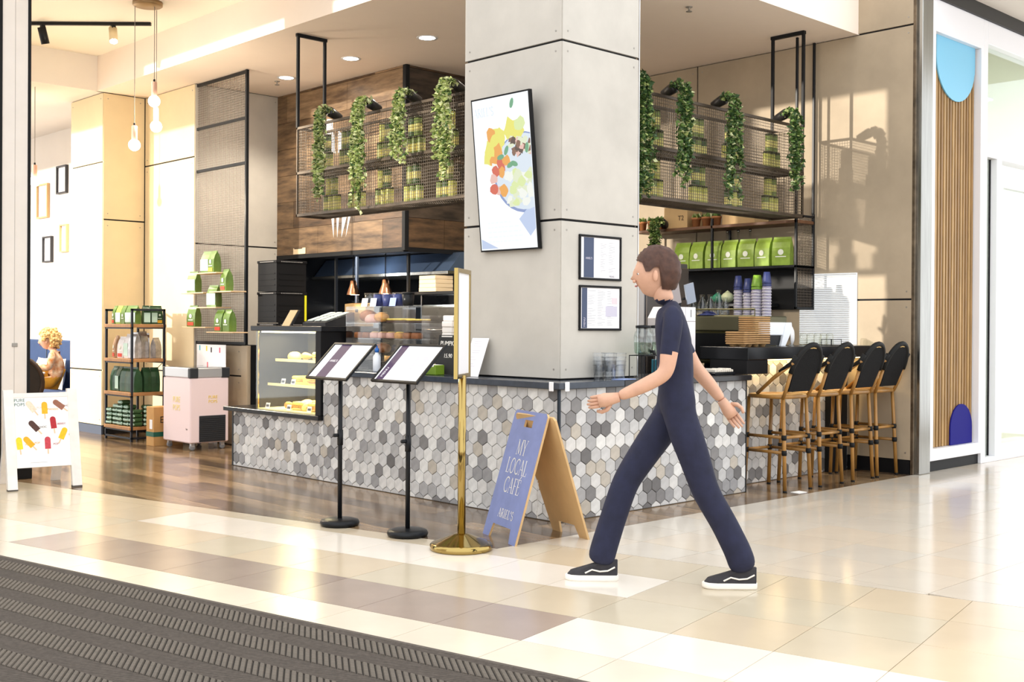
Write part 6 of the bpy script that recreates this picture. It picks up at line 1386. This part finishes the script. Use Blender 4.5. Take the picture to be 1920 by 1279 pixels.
b.add([(i/n_*.12-.06, j/n_*.20-.1, .045*abs(math.sin(i*1.3+j))*math.sin(PI*i/n_)*math.sin(PI*j/n_)+.004) for i in range(n_+1) for j in range(n_+1)], [(i*(n_+1)+j, (i+1)*(n_+1)+j, (i+1)*(n_+1)+j+1, i*(n_+1)+j+1) for i in range(n_) for j in range(n_)]); b.obj('cloth_sheet', M_navyc, t)
# syrup bottles with coloured labels
for i, (y, c) in enumerate(((1.66, (240, 150, 30)), (1.54, (240, 170, 40)), (1.42, (240, 150, 30)), (1.30, (236, 240, 230)), (1.18, (220, 60, 50)), (1.06, (40, 170, 150)))):
    t = thing('syrup_bottle', 'dark syrup bottle with a coloured label below the wall shelf, %s from the vine' % ordn[i], 'bottle', (3.86, y, .901), 0, 'syrup bottles'); b = B(); b.smooth = True; b.lathe([(.036, 0), (.036, .42), (.014, .50), (.014, .62)], n=14); b.obj('bottle_body', M_sblk, t); b = B(); b.smooth = True; b.lathe([(.0372, .38), (.0372, .46)], n=14, cap=False); b.obj('label', mat('syrup_label_%d' % i, srgb(*c), .5), t)
for i, (y, c, r) in enumerate(((1.62, (60, 140, 110), .055), (1.50, (208, 214, 176), .062), (1.22, (170, 196, 180), .062))):
    t = thing('ceramic_teapot', ['teal ceramic teapot under the wall shelf', 'pale green ceramic teapot under the wall shelf', 'speckled mint ceramic teapot under the wall shelf'][i], 'teapot', (3.96, y, 1.53), 0, 'teapots under the wall shelf'); m = mat('glaze_%d' % i, srgb(*c), .2, var=.1); b = B(); b.smooth = True; b.ball((0, 0, r), r, 18, 12, (1, 1, .88)); b.obj('pot_body', m, t); b = B(); b.smooth = True; b.tube([(0, r*.8, r), (0, r*1.5, r*1.25)], [.014, .009], n=8); b.obj('spout', m, t); b = B(); b.smooth = True; b.lathe([(.022, r*1.84), (.02, r*1.95), (.008, r*2.0), (.008, r*2.1)], n=12); b.obj('lid', m, t)
tpl = tag(B().bbox(3.84, 1.0, 1.50, 4.1, 1.75, 1.529, .003).obj('teapot_ledge', M_sblk), 'narrow black ledge holding the teapots below the wall shelf', 'ledge')
# ================================================================== THINGS ON BAR AND WORKTOP
M_pulp = mat('moulded_pulp', srgb(176, 138, 92), .85, var=.15, vscale=20)
def tray(loc, rz, label, grp, wells=True):
    t = thing('cup_carrier', label, 'cup carrier', loc, rz, grp); B().bbox(-.11, -.085, .02, .11, .085, .034, .006).obj('tray_plate', M_pulp, t)
    for a in (-.055, .055) if wells else ():
        for c in (-.04, .04): b = B(); b.lathe([(.02, .0), (.034, .0195)], (a, c, 0), n=10); b.obj('cup_well', M_pulp, t)
for k in range(13): tray((2.52, .20, 1.141+k*.0175), random.uniform(-.04, .04), 'moulded brown cup carrier in the tall stack on the bar end', 'tall stack of cup carriers', k == 0)
for k in range(6): tray((2.27, .16, 1.141+k*.0175), R(10)+random.uniform(-.04, .04), 'moulded brown cup carrier in the low stack on the bar end', 'low stack of cup carriers', k == 0)
pm_ = thing('till_monitor', 'white till monitor with black screen back on the bar', 'monitor', (2.86, .26, 1.141), R(-6))
B().bbox(-.15, -.01, .09, .20, .02, .20, .006).obj('screen_housing', mat('till_white', srgb(232, 236, 242), .35), pm_); B().prism([(.10, 0), (.16, 0), (.25, .14), (.24, .2), (.17, .2)], (0, .03, 0), (1, 0, 0), (0, 0, 1), .05).obj('stand', MATS['till_white'], pm_); B().box(-.14, .0, .005, .12, .025, .095).obj('screen_back', M_sblk, pm_)
t = thing('round_plate', 'white round plate standing on edge beside the till', 'plate', (3.22, .28, 1.141), R(25)); b = B(); b.smooth = True; b.lathe([(.0, -.008), (.05, -.008), (.082, .006), (.082, .010), (.05, -.003), (.0, -.003)], (0, 0, .0825), n=28, axis='y'); b.obj('plate_disc', M_wpl, t); B().box(-.04, -.004, 0, .04, .03, .012).obj('plate_rest', M_steel, t)
M_jar = glass('jar_glass', (.93, .94, .90), .14)
for i, x in enumerate((3.42, 3.52, 3.62, 3.70, 3.79)):
    t = thing('water_glass', 'upturned clear glass on the bar, %s from the white plate' % ordn[i], 'glass', (x, .30-.01*i, 1.141), 0, 'upturned glasses on the bar'); b = B(); b.smooth = True; b.lathe([(.036, 0), (.034, .09), (.026, .108), (.0, .11)], n=16); b.obj('glass_wall', M_jar, t); b = B(); b.smooth = True; b.tube([(.036*math.cos(a), .036*math.sin(a), .003) for a in [2*PI*q/16 for q in range(16)]], .0025, n=5, closed=True); b.obj('rim', M_jar, t)
t = thing('wire_basket', 'small black wire napkin basket on the bar above the stools', 'basket', (3.55, .10, 1.141)); b = B(); [b.tube([(-.08, -.05, z), (.08, -.05, z), (.08, .05, z), (-.08, .05, z)], .003, n=5, closed=True) for z in (.003, .055)]; b.obj('wire_hoop', M_sblk, t, kind='stuff'); b = B(); [b.tube([(x, y, .003), (x, y, .055)], .003, n=5) for x in (-.08, .08) for y in (-.05, .05)]; b.obj('wire_upright', M_sblk, t, kind='stuff')
# reeded screen on the concrete wall
rs = thing('reeded_screen', 'white horizontally reeded splash screen on the concrete wall above the bar', 'splash screen', (4.126, .18, 1.145)); B().box(-.008, 0, 0, 0, .60, .66).obj('backing', mat('screen_white', srgb(150, 148, 144), .5), rs)
for k in range(38): B().bbox(-.016, .002, .006+k*.0172, -.008, .598, .017+k*.0172, .002).obj('slat', mat('reed_white', srgb(214, 214, 212), .4), rs)
# white machine on the worktop
gm = thing('juice_machine', 'tall white chamfered machine on the worktop behind the walking person', 'machine', (1.62, .40, .926)); M_mw = mat('machine_white', srgb(228, 224, 226), .35)
B().prism([(0, .30), (.0, .44), (.07, .53), (.36, .53), (.36, 0), (.10, 0), (.10, .22)], (0, 0, 0), (1, 0, 0), (0, 0, 1), -.19).obj('machine_body', M_mw, gm); B().bbox(.24, -.006, .0, .365, .0, .53, .003).obj('front_column', mat('machine_white_b', srgb(236, 232, 234), .3), gm); B().box(.30, -.008, .45, .306, -.006, .51).obj('handle_slot', M_sblk, gm); B().box(.25, -.0075, .415, .36, -.006, .418).obj('seam', M_cardp, gm)
# drink dispensers on wire stand
dd = thing('drink_dispenser', 'pair of glass drink jars on a black wire stand on the worktop', 'drink dispenser', (.86, .06, .926))
M_dg = glass('dispenser_glass', (.86, .90, .90), .16); M_wat = glass('lime_water', (.78, .85, .78), .05)
for i, x in enumerate((.07, .21)):
    b = B(); b.smooth = True; b.lathe([(.0, .17), (.05, .17), (.068, .19), (.07, .30), (.06, .335), (.05, .345), (.052, .365)], (x, .0, 0), n=20); b.obj('glass_jar', M_dg, dd); b = B(); b.smooth = True; b.lathe([(.0, .175), (.05, .175), (.064, .195), (.066, .26), (.0, .26)], (x, .0, 0), n=20); b.obj('water', M_wat, dd)
    b = B(); b.smooth = True; b.lathe([(.056, .362), (.056, .38), (.0, .384)], (x, 0, 0), n=20); b.obj('lid', M_sblk, dd); b = B(); b.smooth = True; b.tube([(x, -.068, .195), (x, -.10, .195), (x, -.105, .17)], .011, n=8); b.obj('tap', M_sblk, dd)
for x in (.0, .14, .28): b = B(); b.tube([(x, -.07, 0), (x, -.07, .165), (x, .07, .165), (x, .07, 0)], .004, n=6); b.obj('stand_leg', M_sblk, dd)
b = B(); b.tube([(0, -.07, .165), (.28, -.07, .165), (.28, .07, .165), (0, .07, .165)], .004, n=6, closed=True); b.obj('stand_ring', M_sblk, dd)
t = thing('syrup_box', 'teal carton standing behind the dispenser stand legs', 'carton', (1.18, .14, .926)); B().bbox(0, 0, 0, .07, .05, .13, .003).obj('carton_body', mat('carton_teal', srgb(40, 110, 130), .5), t); B().box(.01, -.001, .03, .06, 0, .1).obj('print', M_lilac, t)
M_pcup = glass('plastic_cup_clear', (.95, .96, .97), .12, .1)
for k, (x, y) in enumerate(((.62, .10), (.72, .10), (.67, .17), (.58, .17))):
    for i in range(4):
        t = thing('plastic_cup', 'clear plastic cup in the nested stacks before the drink jars', 'plastic cup', (x, y, .926+i*.028), 0, 'clear cups before the drink jars'); b = B(); b.smooth = True; b.lathe([(.0005, 0), (.034, 0), (.046, .10)], n=14, cap=False); b.obj('cup_wall', M_pcup, t); b = B(); b.smooth = True; b.tube([(.046*math.cos(a), .046*math.sin(a), .10) for a in [2*PI*q/14 for q in range(14)]], .0025, n=5, closed=True); b.obj('rim', M_pcup, t)
tg = tag(B().prism([(0, 0), (.16, .02), (.15, .12), (-.01, .10)], (.62, -.02, .9262), (1, 0, 0), (0, 1, 0), .004).obj('blue_paper', mat('blue_sheet', srgb(150, 170, 220), .5)), 'pale blue folded paper lying on the worktop edge', 'paper')
t = thing('cutlery_tray', 'low tray of wooden cutlery on the worktop end', 'tray', (1.80, .06, .926)); B().bbox(0, 0, 0, .26, .14, .02, .004).obj('tray_base', M_sblk, t)
for k in range(9): B().bbox(.012+k*.027, .01, .021, .032+k*.027, .13, .045+.006*math.sin(k*2.1), .004).obj('cutlery_pack', mat('pack_pale', srgb(222, 214, 200), .6), t)
t = thing('milk_carton', 'red, white and blue carton beside the white machine', 'carton', (1.50, .22, .926)); B().bbox(0, 0, 0, .075, .075, .2, .003).obj('carton_body', mat('carton_white', srgb(226, 220, 224), .5), t); B().box(-.001, -.001, 0, .022, .076, .2005).obj('red_band', mat('carton_red', srgb(150, 40, 60), .5), t); B().box(.053, -.001, 0, .076, .076, .2005).obj('blue_band', mat('carton_blue', srgb(40, 80, 180), .5), t)
ip = thing('tablet_stand', 'grey order tablet on an arm above the white machine', 'tablet', (2.35, .72, .0)); B().prism([(-.05, 0), (.05, 0), (.05, .17), (-.05, .17)], (0, 0, 1.50), Vector((.93, -.2, .25)), Vector((-.25, 0, .95)), .012).obj('tablet', mat('tablet_grey', srgb(150, 160, 176), .35), ip); B().prism([(-.05, 0), (.05, 0), (.05, .17), (-.05, .17)], (-.22, 0, 1.49), Vector((.93, -.2, .25)), Vector((-.25, 0, .95)), .03).obj('receipt_printer', mat('printer_grey', srgb(160, 152, 152), .4), ip); b = B(); b.tube([(-.12, .03, 0), (-.12, .03, 1.52), (0, .03, 1.55)], .015, n=8); b.obj('arm', M_sblk, ip)
# ================================================================== NEIGHBOURING SHOPFRONT
sf = struct(B().bbox(4.365, -.40, .10, 4.455, -.20, 4.27, .004).obj('window_2', M_wframe))
def fr_(x0, z0, x1, z1, y0=-.40, y1=-.24, n='window_frame'): return B().bbox(x0, y0, z0, x1, y1, z1, .004).obj(n, M_wframe, sf)
fr_(4.455, .10, 5.44, .205); fr_(4.455, 3.98, 5.44, 4.27); fr_(5.385, .205, 5.44, 3.98); fr_(5.44, 0, 5.53, 4.27); fr_(5.53, .0, 9, .05); fr_(5.53, 2.96, 9, 3.05); fr_(5.53, 4.05, 9, 4.27); fr_(5.755, .05, 5.86, 2.96); fr_(5.86, .05, 9, .13, -.38); fr_(5.86, 2.70, 9, 2.80, -.38); fr_(5.86, .13, 5.945, 2.70, -.38)
B().bbox(4.37, -.37, 0, 5.44, -.3, .10, .003).obj('plinth', M_black, sf)
M_slat = [mat('slat_oak_%d' % k, c, .45, var=.25, vscale=7, stretch=(5, 5, .5)) for k, c in enumerate([srgb(158, 122, 72), srgb(142, 106, 58), srgb(174, 138, 86)])]
B().box(4.50, -.295, .2, 5.40, -.285, 4.0).obj('backing_board', mat('slat_backing', srgb(52, 38, 22), .7), sf)
nsl = 16
for k in range(nsl): x = 4.475+k*.0573; B().bbox(x, -.335, .208, x+.036, -.295, 3.98, .003).obj('slat', M_slat[(k*7) % 3], sf)
B().prism([(5.385-4.9+0, 3.98)]+[(4.93-4.9+.395*math.cos(R(a)), 3.72+.50*math.sin(R(a))*(.45 if a < -180 else 1)) for a in range(0, -181, -12)]+[(-.395+.03, 3.98)] if False else [(.425, 3.98)]+[(.03+.395*math.cos(R(a)), 3.80+.38*math.sin(R(a))) for a in range(0, -181, -10)]+[(-.365, 3.98)], (4.93, -.338, 0), (1, 0, 0), (0, 0, 1), .012).obj('blue_oval', mat('sky_blue_panel', srgb(120, 190, 222), .35), sf)
B().prism([(-.225, .208), (.225, .208)]+[(.225*math.cos(R(a)), .36+.225*math.sin(R(a))) for a in range(0, 181, 12)], (5.125, -.338, 0), (1, 0, 0), (0, 0, 1), .012).obj('navy_arch', mat('navy_panel', srgb(28, 26, 118), .6, spec=.15), sf)
M_sgl = glass('shop_glass', (.95, .98, .96), .03)
B().box(5.53, -.33, .05, 5.755, -.322, 2.96).obj('pane', M_sgl, sf); B().box(5.53, -.33, 3.05, 9, -.322, 4.05).obj('pane', M_sgl, sf); B().box(5.945, -.35, .13, 9, -.342, 2.70).obj('pane', M_sgl, sf)
B().box(5.742, -.335, .05, 5.756, -.318, 2.96).obj('gasket', M_black, sf)
# bright interior of the neighbouring shop
M_shopw = mat('shop_wall', srgb(214, 220, 198), .7)
struct(B().box(4.5, 4.5, 0, 14, 4.6, 4.2).obj('wall_shop', M_shopw)); struct(B().box(4.42, -.18, 0, 4.5, 4.6, 4.2).obj('wall_shop', M_shopw)); struct(B().box(4.42, -.2, 4.18, 14, 4.6, 4.3).obj('ceiling_shop', M_shopw)); struct(B().box(4.5, -.28, -.05, 14, 4.6, -.002).obj('floor_shop', mat('shop_floor', srgb(206, 196, 150), .3)))
struct(B().box(9.5, 1.5, 0, 9.6, 4.5, 4.2).obj('wall_shop', M_shopw))
for i, x in enumerate((6.2, 8.2)):
    t = thing('light_panel', ['square ceiling light panel inside the neighbouring shop', 'second ceiling light panel deeper in the neighbouring shop'][i], 'light panel', (x, 1.6, 4.178)); B().bbox(-.62, -.62, -.03, .62, .62, 0, .004).obj('frame', M_wframe, t); B().box(-.58, -.58, -.034, .58, .58, -.03).obj('diffuser', mat('panel_light', (1, 1, 1), emit=(1, 1, .96), es=2.6), t)
t = thing('shop_counter', 'curved pale counter inside the neighbouring shop', 'counter', (8.2, 2.2, 0)); b = B(); b.smooth = True; b.lathe([(.0, 0), (.75, 0), (.75, .12), (.8, .13), (.8, 1.05), (.0, 1.05)], n=32); b.obj('counter_drum', mat('pale_green_lam', srgb(226, 232, 214), .4), t); b = B(); b.smooth = True; b.lathe([(.82, 1.05), (.82, 1.09), (.0, 1.09)], n=32); b.obj('counter_top', mat('glass_green', srgb(190, 214, 206), .1), t)
t = thing('blue_pouf', 'dark blue upholstered pouf inside the neighbouring shop', 'pouf', (7.1, 1.75, 0)); b = B(); b.smooth = True; b.lathe([(.0, 0), (.2, .0), (.22, .04), (.22, .40), (.18, .46), (.0, .47)], n=24); b.obj('cushion', mat('pouf_blue', srgb(24, 60, 120), .7), t); b = B(); b.smooth = True; b.lathe([(.225, .2), (.225, .22)], n=24, cap=False); b.obj('seam', M_sblk, t)

fg = thing('tall_fridge', 'tall dark steel fridge just behind the column', 'fridge', (2.2, 1.1, 0)); B().bbox(0, 0, .06, .6, .6, 1.86, .008).obj('fridge_body', mat('fridge_steel', (.10, .10, .105), .3, .8), fg); B().bbox(.01, -.02, .12, .59, 0, 1.82, .006).obj('door', mat('fridge_door', (.08, .07, .065), .25, .7), fg); b = B(); b.smooth = True; b.tube([(.07, -.05, .7), (.07, -.05, 1.4)], .011, n=8); b.obj('handle', M_steel, fg); [B().box(a, c, 0, a+.05, c+.05, .06).obj('foot', M_sblk, fg) for a in (.02, .53) for c in (.02, .53)]
